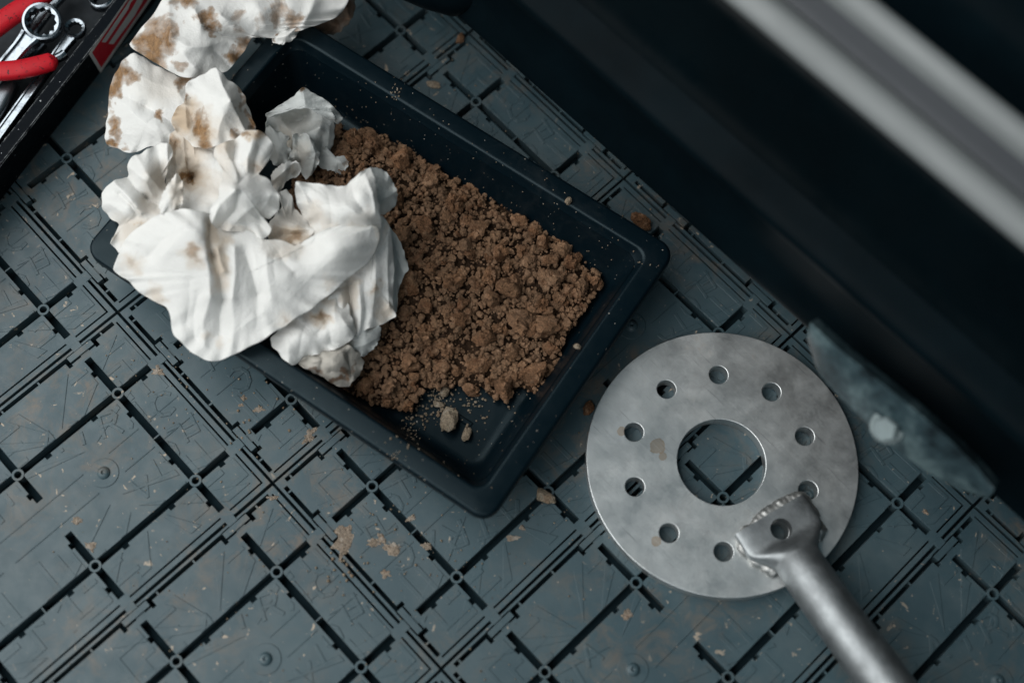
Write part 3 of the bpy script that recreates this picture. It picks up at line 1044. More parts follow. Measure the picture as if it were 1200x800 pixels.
sheet('corner_scrap', M_PAPER, tb, (335, 42), [(318, 46, .060), (330, 36, .064), (345, 30, .066), (352, 27, .066), (350, 38, .062), (342, 48, .060), (330, 52, .058), (320, 50, .058)], [(335, 42, .070)],
      [(325, 45, 348, 32, .005, 4)], [(346, 28, 5, 4, .8), (322, 44, 4, 4, .7)], crumple=.001, cell=12, seed=13, rings=18, N=80)
tbb = towel('brown soaked rag hanging behind the far tray corner', 385, 20, 0.02, 'soaked_rag', 'rag')
del tbb['group']
sheet('rag', M_DIRTY, tbb, (382, 15), [(345, 20, .040), (365, -15, .045), (400, -20, .045), (416, -5, .040), (414, 20, .032), (398, 38, .022), (380, 42, .016), (365, 38, .02), (352, 30, .03)], [(385, 10, .058), (380, 25, .04)],
      [(370, 5, 395, 30, -.010, 6), (395, -5, 410, 25, .008, 6), (360, 15, 385, 8, .008, 6)], [(382, 28, 30, 22, .9), (405, 10, 16, 26, .8), (395, -10, 20, 14, .5)], crumple=.0025, cell=20, seed=14, rings=30, N=120)

# --- the big white crumpled towel hanging over the near tray edge
ta = towel('large white crumpled paper towel with ruffled folds hanging over the tray edge', 270, 300, 0.05)
sheet('hanging_fold', M_PAPER, ta, (290, 320),
      [(141, 290, .060), (133, 316, .062), (152, 330, .060), (166, 345, .059), (178, 352, .058), (194, 359, .060), (200, 374, .058), (204, 393, .056), (215, 404, .054), (226, 414, .054), (239, 421, .054), (258, 422, .055), (275, 415, .058), (302, 401, .064), (330, 384, .070), (358, 366, .073), (386, 345, .076), (412, 323, .080), (430, 308, .084), (440, 296, .088),
       (445, 280, .096), (444, 266, .104), (425, 262, .110), (398, 264, .112), (374, 272, .108), (362, 288, .096), (345, 288, .092), (326, 280, .092), (308, 280, .094), (292, 270, .094), (275, 268, .092), (258, 262, .094), (240, 248, .104), (215, 245, .104), (195, 248, .100), (175, 257, .092), (160, 268, .080), (148, 280, .07)],
      [(230, 270, .112), (210, 310, .094), (180, 310, .082), (225, 350, .084), (260, 380, .072), (250, 400, .066), (300, 350, .086), (340, 320, .096), (390, 290, .112), (360, 335, .084), (280, 300, .096), (420, 285, .108)],
      [(246, 262, 249, 300, -.020, 7), (249, 300, 262, 352, -.013, 6), (262, 352, 258, 392, -.009, 6), (238, 258, 243, 300, .012, 8), (243, 300, 246, 345, .010, 8), (232, 345, 228, 395, -.007, 7), (222, 330, 218, 380, -.005, 7), (246, 350, 240, 405, .007, 7),
       (275, 290, 272, 350, .010, 8), (272, 350, 272, 405, .006, 8), (287, 296, 302, 345, -.010, 8), (302, 345, 300, 385, -.005, 9), (312, 300, 318, 350, .008, 9), (326, 296, 345, 320, -.007, 7), (205, 270, 175, 300, -.007, 6), (175, 300, 155, 308, -.004, 6), (220, 262, 190, 300, .006, 8),
       (330, 300, 370, 310, .004, 12), (365, 290, 350, 300, -.008, 7), (255, 292, 262, 318, .012, 5), (395, 300, 340, 350, .004, 14), (160, 285, 150, 300, .004, 6), (310, 365, 265, 400, .004, 10), (200, 345, 215, 395, .004, 10)],
      [(228, 297, 9, 11, .30), (156, 308, 9, 8, .28), (183, 345, 7, 10, .28), (170, 318, 5, 4, .2), (333, 377, 6, 6, .2), (385, 333, 7, 5, .2), (398, 284, 6, 5, .22)],
      [(258, 305, 9, 28, .75), (248, 275, 8, 16, .8), (228, 297, 12, 12, .55), (156, 308, 11, 10, .5), (183, 345, 9, 11, .5), (333, 377, 8, 8, .3), (444, 272, 5, 22, .35), (335, 292, 22, 8, .35), (240, 392, 6, 5, .3), (258, 402, 6, 7, .35), (385, 332, 7, 7, .3)],
      crumple=.0012, cell=44, seed=21, rings=100, N=360, stretch=2.4, ang=1.35, ruffle=.0012, ncrease=0.8, fold=0.42)
sheet('left_ruffle', M_PAPER, ta, (172, 232),
      [(119, 226, .066), (134, 211, .072), (150, 208, .074), (149, 196, .076), (152, 187, .078), (165, 179, .082), (180, 171, .086), (197, 167, .088), (203, 178, .088), (196, 198, .078), (194, 212, .074), (196, 228, .080), (192, 248, .088), (178, 262, .080), (160, 285, .066), (141, 297, .058), (130, 285, .055), (139, 264, .058), (127, 254, .058), (120, 242, .062)],
      [(150, 240, .088), (175, 205, .096), (160, 262, .080), (185, 232, .076)],
      [(150, 208, 172, 232, -.015, 5), (172, 232, 184, 240, -.012, 5), (134, 215, 165, 250, .012, 7), (160, 182, 186, 220, .010, 8), (152, 196, 178, 228, .010, 6), (186, 176, 194, 215, -.006, 7), (140, 228, 160, 252, -.012, 5), (128, 238, 150, 262, .006, 8), (140, 266, 165, 255, -.006, 6), (196, 172, 198, 205, .010, 5)],
      cream=[(190, 215, 18, 20, .45), (155, 268, 20, 16, .45), (172, 242, 14, 10, .4), (164, 265, 4, 4, .9)], crumple=.0013, cell=24, seed=22, rings=60, N=240, ang=0.8)
sheet('inner_fold', M_PAPER, ta, (226, 200),
      [(199, 158, .074), (210, 150, .080), (232, 150, .082), (250, 160, .086), (264, 180, .090), (276, 212, .098), (270, 236, .100), (245, 250, .094), (220, 252, .088), (204, 240, .080), (196, 222, .074), (194, 205, .072), (198, 182, .074)],
      [(224, 208, .056), (216, 175, .076), (240, 190, .088), (240, 225, .086), (208, 200, .076)],
      [(214, 160, 220, 205, .012, 5), (207, 165, 206, 215, -.010, 5), (226, 165, 232, 198, .010, 6), (219, 190, 224, 206, -.012, 4), (232, 198, 226, 208, -.010, 5), (245, 205, 228, 212, .006, 5), (236, 215, 222, 232, -.008, 5)],
      [(224, 209, 5, 5, 1.2), (204, 165, 8, 12, .25), (218, 182, 5, 14, .3)],  # first spot darkens the bottom of the pit
      [(216, 180, 22, 30, .75), (224, 208, 20, 14, .95), (240, 220, 22, 16, .4), (205, 166, 10, 12, .9)], crumple=.0020, cell=17, seed=23, rings=50, N=200)
sheet('small_petal', M_PAPER, ta, (204, 228),
      [(207, 203, .092), (213, 211, .092), (215, 224, .090), (213, 240, .092), (204, 249, .096), (190, 251, .094), (186, 242, .088), (190, 228, .086), (197, 216, .088)], [(203, 228, .104)],
      [(207, 206, 192, 245, .006, 5), (208, 225, 202, 245, -.004, 5)], cream=[(208, 228, 9, 18, .45)], crumple=.0008, cell=14, seed=24, rings=24, N=110)
sheet('flat_facet', M_PAPER, ta, (255, 130),
      [(218, 98, .080), (236, 88, .086), (253, 79, .092), (266, 92, .092), (283, 105, .084), (292, 128, .078), (300, 152, .080), (290, 160, .088), (268, 166, .094), (246, 174, .094), (228, 172, .088), (214, 160, .080), (204, 152, .074), (201, 138, .070), (208, 126, .070), (217, 118, .074)],
      [(245, 110, .100), (265, 120, .106), (280, 140, .092), (250, 150, .098), (225, 140, .082)],
      [(254, 81, 270, 118, .012, 6), (270, 118, 288, 155, .010, 6), (218, 100, 219, 150, .008, 5), (222, 130, 238, 168, -.006, 6), (283, 106, 296, 148, -.006, 5), (262, 135, 255, 160, .005, 7)],
      [(236, 152, 8, 18, .85), (241, 168, 8, 8, .9), (284, 118, 5, 14, .7), (294, 142, 5, 12, .8), (276, 158, 8, 4, .75), (226, 138, 4, 8, .35), (216, 112, 3, 6, .6)],
      [(212, 138, 17, 22, 1.1), (238, 155, 14, 20, .9), (262, 150, 26, 14, .25)], crumple=.0009, cell=34, seed=25, rings=50, N=200)
sheet('crown_fold', M_PAPER, ta, (282, 220),
      [(250, 182, .098), (252, 172, .100), (272, 164, .106), (288, 153, .110), (304, 153, .110), (316, 162, .106), (321, 172, .102), (315, 188, .102), (303, 203, .106), (312, 208, .110), (322, 220, .110), (328, 234, .106), (327, 246, .100), (316, 256, .094), (305, 254, .092), (318, 268, .090), (308, 280, .088), (285, 272, .086), (262, 270, .088), (247, 262, .092), (246, 246, .100), (255, 232, .108), (258, 215, .108), (262, 200, .104)],
      [(275, 222, .132), (295, 235, .124), (300, 175, .118), (275, 190, .108), (262, 185, .106), (285, 255, .104), (310, 230, .118), (265, 245, .114)],
      [(277, 170, 281, 205, -.012, 6), (296, 165, 290, 205, .008, 7), (304, 172, 298, 202, -.008, 5), (262, 175, 278, 206, .010, 6), (275, 224, 248, 262, .012, 7), (280, 228, 258, 266, -.012, 6), (275, 222, 240, 205, .006, 8), (300, 240, 268, 270, .006, 6), (290, 205, 280, 215, -.010, 5), (318, 225, 300, 252, .005, 7), (275, 262, 305, 262, -.008, 5), (288, 248, 312, 262, .006, 5)],
      [(305, 153, 9, 4, .7), (285, 156, 10, 3, .6), (300, 196, 6, 6, .3)],
      [(300, 196, 10, 9, .45), (255, 168, 16, 12, .6), (262, 195, 14, 20, .3), (300, 156, 16, 5, .9), (258, 288, 10, 12, .7), (275, 270, 20, 6, .3)], crumple=.0015, cell=26, seed=26, rings=70, N=280)
sheet('tucked_fold', M_PAPER, ta, (340, 268),
      [(328, 225, .070), (336, 222, .072), (343, 232, .074), (346, 245, .076), (356, 254, .082), (366, 264, .088), (372, 274, .090), (362, 288, .088), (340, 292, .084), (318, 284, .078), (312, 268, .076), (322, 252, .078), (330, 244, .070)], [(340, 262, .090), (330, 275, .080)],
      [(320, 262, 362, 268, .008, 5), (330, 275, 360, 274, -.010, 5), (350, 285, 368, 272, .010, 4), (340, 230, 334, 250, .006, 5)], [(342, 279, 14, 5, .45)],
      [(340, 278, 26, 12, .95), (360, 280, 12, 10, .8), (345, 262, 20, 14, .35)], crumple=.0018, cell=16, seed=27, rings=40, N=160)
sheet('right_lobe', M_PAPER, ta, (400, 242),
      [(347, 213, .094), (362, 214, .096), (385, 217, .098), (404, 218, .100), (412, 211, .104), (424, 201, .106), (434, 197, .104), (440, 212, .108), (442, 230, .108), (446, 250, .100), (447, 268, .090), (430, 276, .090), (398, 278, .088), (372, 280, .084), (362, 262, .080), (352, 248, .080), (346, 232, .086)],
      [(385, 240, .116), (420, 225, .120), (365, 235, .104), (425, 255, .112)],
      [(360, 228, 375, 262, -.007, 7), (385, 232, 388, 262, -.006, 6), (372, 238, 398, 256, .004, 8), (428, 205, 440, 250, .008, 7), (412, 218, 425, 245, -.006, 7), (350, 216, 362, 255, .008, 6), (405, 240, 430, 256, .005, 8)],
      cream=[(368, 255, 14, 16, .4), (425, 256, 16, 8, .2), (395, 266, 40, 4, .3)], crumple=.0014, cell=26, seed=28, rings=60, N=240)
sheet('back_lobe', M_TISSUE_AND_SHADE, ta, (450, 225),  # white towel facing away, its shade painted with the grey paper
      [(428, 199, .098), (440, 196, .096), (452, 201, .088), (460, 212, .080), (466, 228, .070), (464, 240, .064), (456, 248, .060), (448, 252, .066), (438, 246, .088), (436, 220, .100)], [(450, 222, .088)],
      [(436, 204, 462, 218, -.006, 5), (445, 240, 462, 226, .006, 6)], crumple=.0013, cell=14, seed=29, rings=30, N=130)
sheet('right_drape', M_PAPER, ta, (434, 330),
      [(440, 262, .082), (448, 252, .084), (456, 264, .076), (460, 285, .070), (462, 320, .058), (460, 352, .046), (464, 370, .040), (448, 380, .042), (430, 386, .046), (416, 396, .048), (400, 380, .056), (384, 356, .062), (388, 340, .066), (412, 318, .070), (434, 298, .076), (440, 280, .082)],
      [(440, 320, .074), (425, 350, .066), (405, 355, .066), (448, 360, .052)],
      [(408, 330, 416, 392, -.014, 4), (420, 330, 422, 385, .008, 7), (440, 290, 436, 372, .007, 9), (430, 310, 430, 370, -.004, 8), (455, 275, 456, 360, .007, 6), (400, 345, 408, 385, .006, 6)],
      [(440, 338, 5, 7, .25), (449, 366, 6, 8, .3), (428, 354, 4, 4, .2)], [(440, 338, 7, 9, .5), (449, 366, 9, 12, .6), (411, 345, 7, 24, .5)], crumple=.0013, cell=30, seed=30, rings=60, N=220, stretch=2.2, ang=1.5)
sheet('shaded_edge', M_TISSUE_AND_SHADE, ta, (464, 312),  # grey paper puts the shade of this white edge into its colour
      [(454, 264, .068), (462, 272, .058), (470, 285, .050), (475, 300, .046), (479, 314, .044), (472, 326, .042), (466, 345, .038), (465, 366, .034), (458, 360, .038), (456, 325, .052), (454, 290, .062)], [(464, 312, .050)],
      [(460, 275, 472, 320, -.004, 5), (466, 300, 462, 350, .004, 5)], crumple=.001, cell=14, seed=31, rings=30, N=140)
sheet('lower_fold', M_PAPER, ta, (368, 392),
      [(316, 398, .052), (334, 380, .056), (360, 360, .058), (388, 340, .060), (404, 346, .058), (412, 370, .058), (417, 392, .056), (404, 404, .052), (384, 412, .050), (362, 418, .050), (342, 428, .048), (328, 416, .049)],
      [(350, 395, .072), (390, 380, .072), (408, 390, .068), (370, 375, .066)],
      [(395, 345, 392, 375, .006, 6), (375, 362, 388, 400, -.006, 7), (400, 372, 416, 393, .007, 6), (360, 375, 350, 415, -.005, 9), (384, 372, 372, 390, -.006, 6), (335, 392, 338, 424, .006, 8)],
      [(374, 374, 9, 4, .4), (385, 372, 4, 4, .3)], [(375, 374, 14, 7, .8), (388, 352, 8, 8, .4)], crumple=.0013, cell=26, seed=32, rings=50, N=200)
sheet('shadowed_ply', M_TISSUE_AND_SHADE, ta, (428, 400),  # part of the white towel, greyed to paint in its shadow
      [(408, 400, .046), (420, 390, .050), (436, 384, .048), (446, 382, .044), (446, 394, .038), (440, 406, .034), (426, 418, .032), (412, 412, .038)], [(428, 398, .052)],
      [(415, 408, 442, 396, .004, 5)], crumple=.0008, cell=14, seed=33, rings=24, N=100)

# --- grimy wad under the big towel, rolled tissue, grey tissue standing in the tray
td = towel('small grimy wad of tissue squeezed below the big towel at the tray rim', 392, 430, 0.03, 'tissue_wad', 'tissue')
sheet('wad', M_DIRTY, td, (394, 428),
      [(350, 426, .050), (362, 416, .050), (384, 408, .052), (404, 402, .050), (420, 413, .040), (427, 424, .032), (422, 438, .028), (408, 453, .026), (394, 452, .030), (378, 442, .040), (362, 434, .046)],
      [(392, 428, .062), (408, 428, .052), (375, 428, .058)],
      [(378, 420, 374, 440, -.008, 4), (400, 412, 415, 445, .006, 5), (408, 415, 412, 440, -.008, 4), (388, 435, 405, 440, -.006, 4), (365, 425, 395, 415, .005, 5)],
      [(412, 428, 4, 12, .65), (406, 438, 4, 8, .9), (390, 447, 16, 4, .8), (370, 436, 12, 3, .7)], crumple=.0016, cell=15, seed=41, rings=40, N=150)
tg = towel('grey-white embossed tissue standing crumpled in the far tray corner', 360, 165, 0.02, 'tissue', 'tissue')
sheet('hood', M_TISSUE_AND_SHADE, tg, (355, 124),
      [(311, 134, .058), (316, 131, .062), (330, 122, .068), (345, 112, .072), (355, 102, .074), (364, 107, .074), (380, 116, .070), (388, 122, .066), (396, 131, .058), (402, 138, .050), (396, 146, .046), (390, 132, .064), (375, 128, .072), (355, 127, .076), (335, 128, .074), (322, 134, .066), (313, 139, .060)],
      [(355, 116, .082)], [(354, 102, 358, 127, .004, 6), (388, 122, 392, 140, .004, 4), (320, 130, 350, 116, .003, 6)], [(356, 102, 4, 3, .7)], crumple=.0005, cell=20, seed=51, rings=24, N=130)
sheet('hollow', M_TISSUE_AND_SHADE, tg, (350, 152),
      [(313, 138, .048), (324, 130, .052), (345, 126, .050), (370, 126, .050), (388, 130, .052), (392, 146, .048), (392, 162, .040), (388, 176, .032), (378, 186, .030), (360, 192, .032), (338, 190, .030), (322, 178, .032), (311, 156, .040)],
      [(345, 142, .030), (362, 140, .028), (376, 150, .056), (350, 156, .050), (380, 168, .044), (340, 172, .042)],
      [(360, 128, 345, 152, -.006, 6), (372, 130, 374, 150, .010, 5), (374, 150, 352, 158, .012, 5), (330, 140, 345, 156, .006, 6), (388, 140, 384, 175, .004, 5), (378, 160, 375, 182, -.007, 5), (345, 160, 340, 188, -.010, 4), (336, 165, 332, 186, .007, 5)],
      cream=[(345, 146, 20, 14, .22), (338, 165, 6, 14, .5)], crumple=.0014, cell=15, seed=52, rings=44, N=170)
sheet('front_flap', M_TISSUE_AND_SHADE, tg, (365, 185),
      [(343, 158, .056), (358, 156, .060), (368, 166, .058), (374, 180, .050), (373, 192, .042), (366, 204, .032), (358, 210, .026), (352, 200, .030), (345, 192, .034), (340, 190, .034), (338, 185, .038), (343, 172, .046)], [(358, 178, .060)],
      [(348, 160, 356, 205, -.009, 5), (362, 160, 366, 200, .006, 5), (345, 165, 345, 188, .007, 4)], [(371, 184, 4, 4, .35)], [(354, 182, 8, 16, .3)], crumple=.0009, cell=14, seed=53, rings=30, N=130)
sheet('side_flap', M_TISSUE_AND_SHADE, tg, (396, 188),
      [(374, 176, .032), (382, 172, .036), (394, 184, .034), (402, 182, .034), (409, 188, .032), (407, 196, .030), (398, 206, .027), (390, 200, .028), (378, 198, .028), (370, 190, .028)], [(396, 190, .042)],
      [(380, 178, 400, 190, .004, 5), (394, 186, 396, 202, -.004, 4)], [(384, 170, 5, 6, .8), (408, 190, 3, 4, .5)], crumple=.0008, cell=12, seed=54, rings=24, N=110)
sheet('shadow_flap', M_TISSUE_AND_SHADE, tg, (330, 172),
      [(312, 146, .040), (322, 152, .046), (338, 160, .044), (341, 176, .038), (338, 190, .032), (328, 196, .028), (318, 190, .026), (312, 170, .032)], [(328, 172, .048)],
      [(318, 152, 330, 190, .004, 6)], crumple=.0008, cell=14, seed=55, rings=24, N=110)
tr_ = towel('rolled strip of white paper curling between the big towel and the grey tissue', 333, 205, 0.04, 'paper_strip', 'paper strip')
sheet('curl', M_PAPER, tr_, (334, 202),
      [(318, 213, .070), (318, 204, .074), (326, 195, .080), (338, 189, .086), (349, 190, .086), (353, 199, .080), (348, 207, .072), (336, 212, .066), (330, 222, .062), (326, 228, .060), (321, 222, .066)], [(335, 200, .094), (345, 198, .068)],
      [(322, 210, 344, 191, .007, 4), (338, 205, 350, 198, -.010, 4)], cream=[(326, 216, 12, 8, .35), (345, 200, 7, 6, .3)], crumple=.0006, cell=16, seed=61, rings=28, N=130)

# ------------------------------------------------------------------ steel disc with welded handle
tool = empty('flange_tool', (float(DISC_C[0]), float(DISC_C[1]), 0.0))
tag(tool, 'round steel plate with ten bolt holes and a welded tube handle', 'tool')
DT = 0.0135
cu = bpy.data.curves.new('disc', 'CURVE'); cu.dimensions = '2D'; cu.fill_mode = 'BOTH'
cu.extrude = DT / 2 - 0.0005; cu.bevel_depth = 0.0005; cu.bevel_resolution = 2


def circ(cx, cy, r, n):
    sp = cu.splines.new('POLY'); sp.points.add(n - 1); sp.use_cyclic_u = True
    for k in range(n):
        a = 2 * math.pi * k / n
        sp.points[k].co = (cx + r * math.cos(a), cy + r * math.sin(a), 0, 1)


def dc(px, py): return (un(px, py, DT) - DISC_C)[:2]


# centre and radius from the traced edge points
ep = np.array([dc(687, 545), dc(1003, 540), dc(845, 390), dc(735, 435), dc(765, 677), dc(960, 432), dc(713, 625), dc(985, 620)])
A_ = np.c_[2 * ep, np.ones(len(ep))]; sol = np.linalg.lstsq(A_, (ep ** 2).sum(1), rcond=None)[0]
ccx, ccy = sol[:2]; CR = math.sqrt(sol[2] + ccx ** 2 + ccy ** 2)
circ(ccx, ccy, CR - 0.0005, 220)
hc = dc(845.5, 541); circ(hc[0], hc[1], 0.0362, 110)
hp = [dc(*p) for p in ((842, 439), (904, 459), (943, 511), (947, 574), (913, 622), (848, 646), (784, 624), (744, 570), (743, 506), (781, 456))]
pcr = np.mean([np.hypot(h[0] - ccx, h[1] - ccy) for h in hp])
for h in hp:
    circ(h[0], h[1], 0.0083, 40)
tmp = bpy.data.objects.new('tmp', cu); COL.objects.link(tmp)
dg = bpy.context.evaluated_depsgraph_get()
me = bpy.data.meshes.new_from_object(tmp.evaluated_get(dg))
bpy.data.objects.remove(tmp)
me.materials.clear()
disc = link('disc', me, M_STEEL, tool, 35)
disc.matrix_parent_inverse = Matrix()
disc.location = (0, 0, DT / 2)


def cutter(loc, r, d):
    bm = bmesh.new(); bmesh.ops.create_cone(bm, cap_ends=True, segments=32, radius1=r, radius2=r, depth=d)
    me = bpy.data.meshes.new('cut'); bm.to_mesh(me); bm.free()
    o = bpy.data.objects.new('cut', me); o.location = loc; COL.objects.link(o)
    return o


hpts = [(901, 603, .0150), (909, 615, .0155), (922, 636, .0172), (934, 655, .0215), (948, 676, .029), (985, 728, .041), (1040, 803, .058), (1130, 925, .084), (1260, 1100, .125)]
path = catmull([un(x, y, z + 0.004) for x, y, z in hpts], 70)


def hw(u):
    # flattened end opening out into the round tube
    k = min(1, max(0, (u - 0.20) / 0.20)); k = k * k * (3 - 2 * k)
    w0 = 0.0330
    return (w0 + (0.0188 - w0) * k, 0.0052 + (0.0188 - 0.0052) * k, 0.42 + 0.58 * k)


mb = MB(); sweep(mb, path, hw, 40)
hm = mb.build('tube_handle', M_TUBE, tool, 40)
cloc = un(913, 622, 0.017)
ct = cutter(tuple(cloc), 0.0086, 0.05)
ct.parent = None
md = hm.modifiers.new('hole', 'BOOLEAN'); md.operation = 'DIFFERENCE'; md.object = ct; md.solver = 'EXACT'
bpy.context.view_layer.update()
dg = bpy.context.evaluated_depsgraph_get()
me2 = bpy.data.meshes.new_from_object(hm.evaluated_get(dg))
hm.modifiers.clear(); old = hm.data; hm.data = me2; me2.name = 'tube_handle'
bpy.data.objects.remove(ct)
me2.shade_smooth(); me2.set_sharp_from_angle(angle=math.radians(40))
# weld bead: a row of overlapping puddles round the flattened end
fr = frame_path(path)
bead_px = [(918, 668), (908, 664), (897, 658), (886, 649), (878, 640), (876, 630), (884, 620), (893, 611), (903, 603), (914, 596), (925, 590), (936, 586), (944, 592), (951, 606), (957, 620), (962, 634)]
bead = catmull([un(x, y, DT + 0.0028) for x, y in bead_px], 120)
mb = MB()
bead = catmull([un(x, y, DT + 0.0024) for x, y in bead_px], 110)


def bead_w(u):
    rip = 0.05 * math.sin(u * 75 + 2 * noise.noise(Vector((u * 9, 0, 5)))) + 0.30 * noise.noise(Vector((u * 13, 3.1, 0))) + 0.10 * noise.noise(Vector((u * 50, 1.1, 0)))
    w = (0.0098 if u < 0.33 else 0.0078) * (0.9 + rip) * min(1.0, 0.25 + u * 14, 0.25 + (1 - u) * 14)
    return (w, w * 0.62, 1.0)


sweep(mb, bead, bead_w, 22)
mb.v = [(x + .0006 * noise.noise(Vector((x, y, z)) * 420), y + .0006 * noise.noise(Vector((y, z, x)) * 420), z + .0010 * noise.noise(Vector((x, y, z)) * 330)) for x, y, z in mb.v]
mb.build('weld_bead', M_WELD, tool, 60)

# ------------------------------------------------------------------ tool case, top left
HB = 0.05
qa, qb = un(0, 197, HB), un(100, 70, HB)
BD = (qb - qa)[:2] / np.linalg.norm((qb - qa)[:2]); BN = np.array([-BD[1], BD[0]])   # BN points away from the tray, into the case


def bxw(s, n, z): return (qa[0] + BD[0] * s + BN[0] * n, qa[1] + BD[1] * s + BN[1] * n, z)


case = empty('tool_case', bxw(0.05, 0.1, 0))
tag(case, 'scratched black open tool case with red sticker on its side', 'tool case')
s0, s1, dp, th = -0.22, 0.42, 0.34, 0.0135
xfb = lambda p: bxw(*p)


def ring4(s_in, z, extra=0.0):
    return [bxw(s0 + s_in, s_in, z), bxw(s0 + s_in, dp - s_in, z), bxw(s1 - s_in, dp - s_in, z), bxw(s1 - s_in, s_in, z)]


mb = MB()
mb.loft([ring4(.012, 0), ring4(.010, .001), ring4(.0012, HB - .0012), ring4(.0022, HB), ring4(th - .001, HB), ring4(th, HB - .001), ring4(th + .004, .010)], True, True)
mb.build('shell', M_CASE, case, 20)
mb = MB(); mb.loft([ring4(th + .004, .0104), ring4(th + .004, .016)], False, True)
mb.build('foam_liner', M_BLACK, case)


def face_pt(px, py, off=0.0004):
    """point where the pixel's ray meets the outer side face of the case"""
    o, d = ray(px, py)
    p0 = Vector(bxw(0, .0012, HB - .0012)); p1 = Vector(bxw(0.1, .0012, HB - .0012)); p2 = Vector(bxw(0, .010, .001))
    nrm = (p1 - p0).cross(p2 - p0).normalized()
    if nrm.dot(d) > 0: nrm = -nrm
    t = (p0 - o).dot(nrm) / d.dot(nrm)
    return o + d * t + nrm * off


def decal(name, px, mat, off):
    vs = [face_pt(x, y, off) for x, y in px]
    return mesh_obj(name, vs, [tuple(range(len(vs)))], mat, case)


decal('sticker_border', [(103.5, 63), (117.5, 85.5), (196, -28), (182, -50)], M_STICKW, .0003)
decal('sticker', [(107.5, 61.5), (118, 79), (192, -28), (181, -46)], M_STICKER, .0006)
decal('sticker_mark', [(118, 49), (123, 49.5), (149, 11), (145, 9)], M_STICKW, .0009)
decal('sticker_mark', [(126, 51), (132, 51.5), (157, 18), (153, 11)], M_STICKW, .0009)
arc = [(145, 9), (150, 1), (158, -8), (166, -8), (167, 0), (160, 12), (157, 18), (153, 11), (157, 4), (160, -2), (157, -3), (152, 3), (149, 11)]
decal('sticker_mark', arc, M_STICKW, .00095)


def tool_empty(name, label, cat, p):
    o = empty(name, tuple(float(c) for c in p)); tag(o, label, cat); return o


def spanner(label, ring_px, zr, r_out, r_in, thick, shaft_px, zs, width, tilt=(0, 0), group=None):
    c = un(*ring_px, zr)
    t = tool_empty('ring_spanner', label, 'spanner', (c[0], c[1], zr - thick / 2))
    end = un(*shaft_px, zs)
    d = Vector(end - c); d.z = 0; d.normalize(); sd = Vector((-d.y, d.x, 0))
    Rm = Matrix.Rotation(tilt[0], 3, sd) @ Matrix.Rotation(tilt[1], 3, d)
    n = 72
    prof = [(r_out - .0015, -thick / 2), (r_out, -thick / 4), (r_out, thick / 4), (r_out - .0012, thick / 2 - .0003), (r_in + .0022, thick / 2), (r_in + .0010, thick / 2 - .0006)]
    rings = []
    for k in range(len(prof)):
        rings.append([prof[k]] * n)
    mb = MB(); RR = []
    for (r, z) in prof:
        RR.append([Vector(c) + Rm @ (d * (r * math.cos(2 * math.pi * i / n)) + sd * (r * math.sin(2 * math.pi * i / n)) + Vector((0, 0, z))) for i in range(n)])
    for z in (thick / 2 - .0012, -thick / 2):
        ring = []
        for i in range(n):
            a = 2 * math.pi * i / n
            k = abs(((a / (2 * math.pi) * 12) % 1) - 0.5) * 2
            r = r_in * (0.90 + 0.14 * k)
            ring.append(Vector(c) + Rm @ (d * (r * math.cos(a)) + sd * (r * math.sin(a)) + Vector((0, 0, z))))
        RR.append(ring)
    RR.append(RR[0])
    mb.loft(RR, False, False)
    mb.build('ring', M_CHROME, t, 32)
    a = Vector(c) + d * (r_out * 0.93); b = Vector(end)
    a.z = zr - thick * 0.1
    mb = MB()
    hw_, hh_ = width / 2, thick * 0.34
    prof2 = [(-hw_, -hh_), (hw_, -hh_), (hw_, hh_ * .55), (hw_ * .82, hh_), (hw_ * .55, hh_), (hw_ * .48, hh_ * .45), (-hw_ * .48, hh_ * .45), (-hw_ * .55, hh_), (-hw_ * .82, hh_), (-hw_, hh_ * .55)]
    rr = []
    for k in range(13):
        u = k / 12
        p = a.lerp(b, u); w = 1.0 + 0.35 * max(0, 1 - u / 0.12)
        rr.append([p + sd * (x * w) + Vector((0, 0, y)) for x, y in prof2][::-1])
    mb.loft(rr)
    sh = mb.build('shank', M_CHROME, t, 30)
    return t, d, sd, a, b


spanner('big chrome ring spanner lying across another shank in the tool case', (50, 27), .050, .0172, .0120, .0125, (-38, 132), .040, .0150, (0.18, -0.30))
spanner('small chrome ring spanner tucked along the tool case wall', (88.5, 34.5), .041, .0092, .0062, .0070, (-15, 178), .036, .0092, (0.05, -0.1))
spanner('chrome ring spanner at the tool case rim, half hidden under the sticker side', (121, 0), .044, .0125, .0085, .009, (215, -128), .040, .011, (0.1, -0.2))
spanner('chrome spanner whose shank lies beneath the big ring', (78, -22), .032, .0140, .0098, .009, (-20, 112), .030, .0125)

M_DARKST = mat_chrome('dark_plier_steel', (0.20, 0.22, 0.24), 0.34)


def grip(parent, pts, r, name='grip'):
    pth = catmull(pts, 40)

    def wf_(u):
        e = min(1, u / 0.10, (1 - u) / 0.05); e = math.sqrt(max(0.02, e))
        return (r * e * (1.0 + 0.10 * math.sin(u * 3)), r * 0.72 * e, 0.8)
    mb = MB(); sweep(mb, pth, wf_, 24)
    return mb.build(name, M_RED, parent, 50)


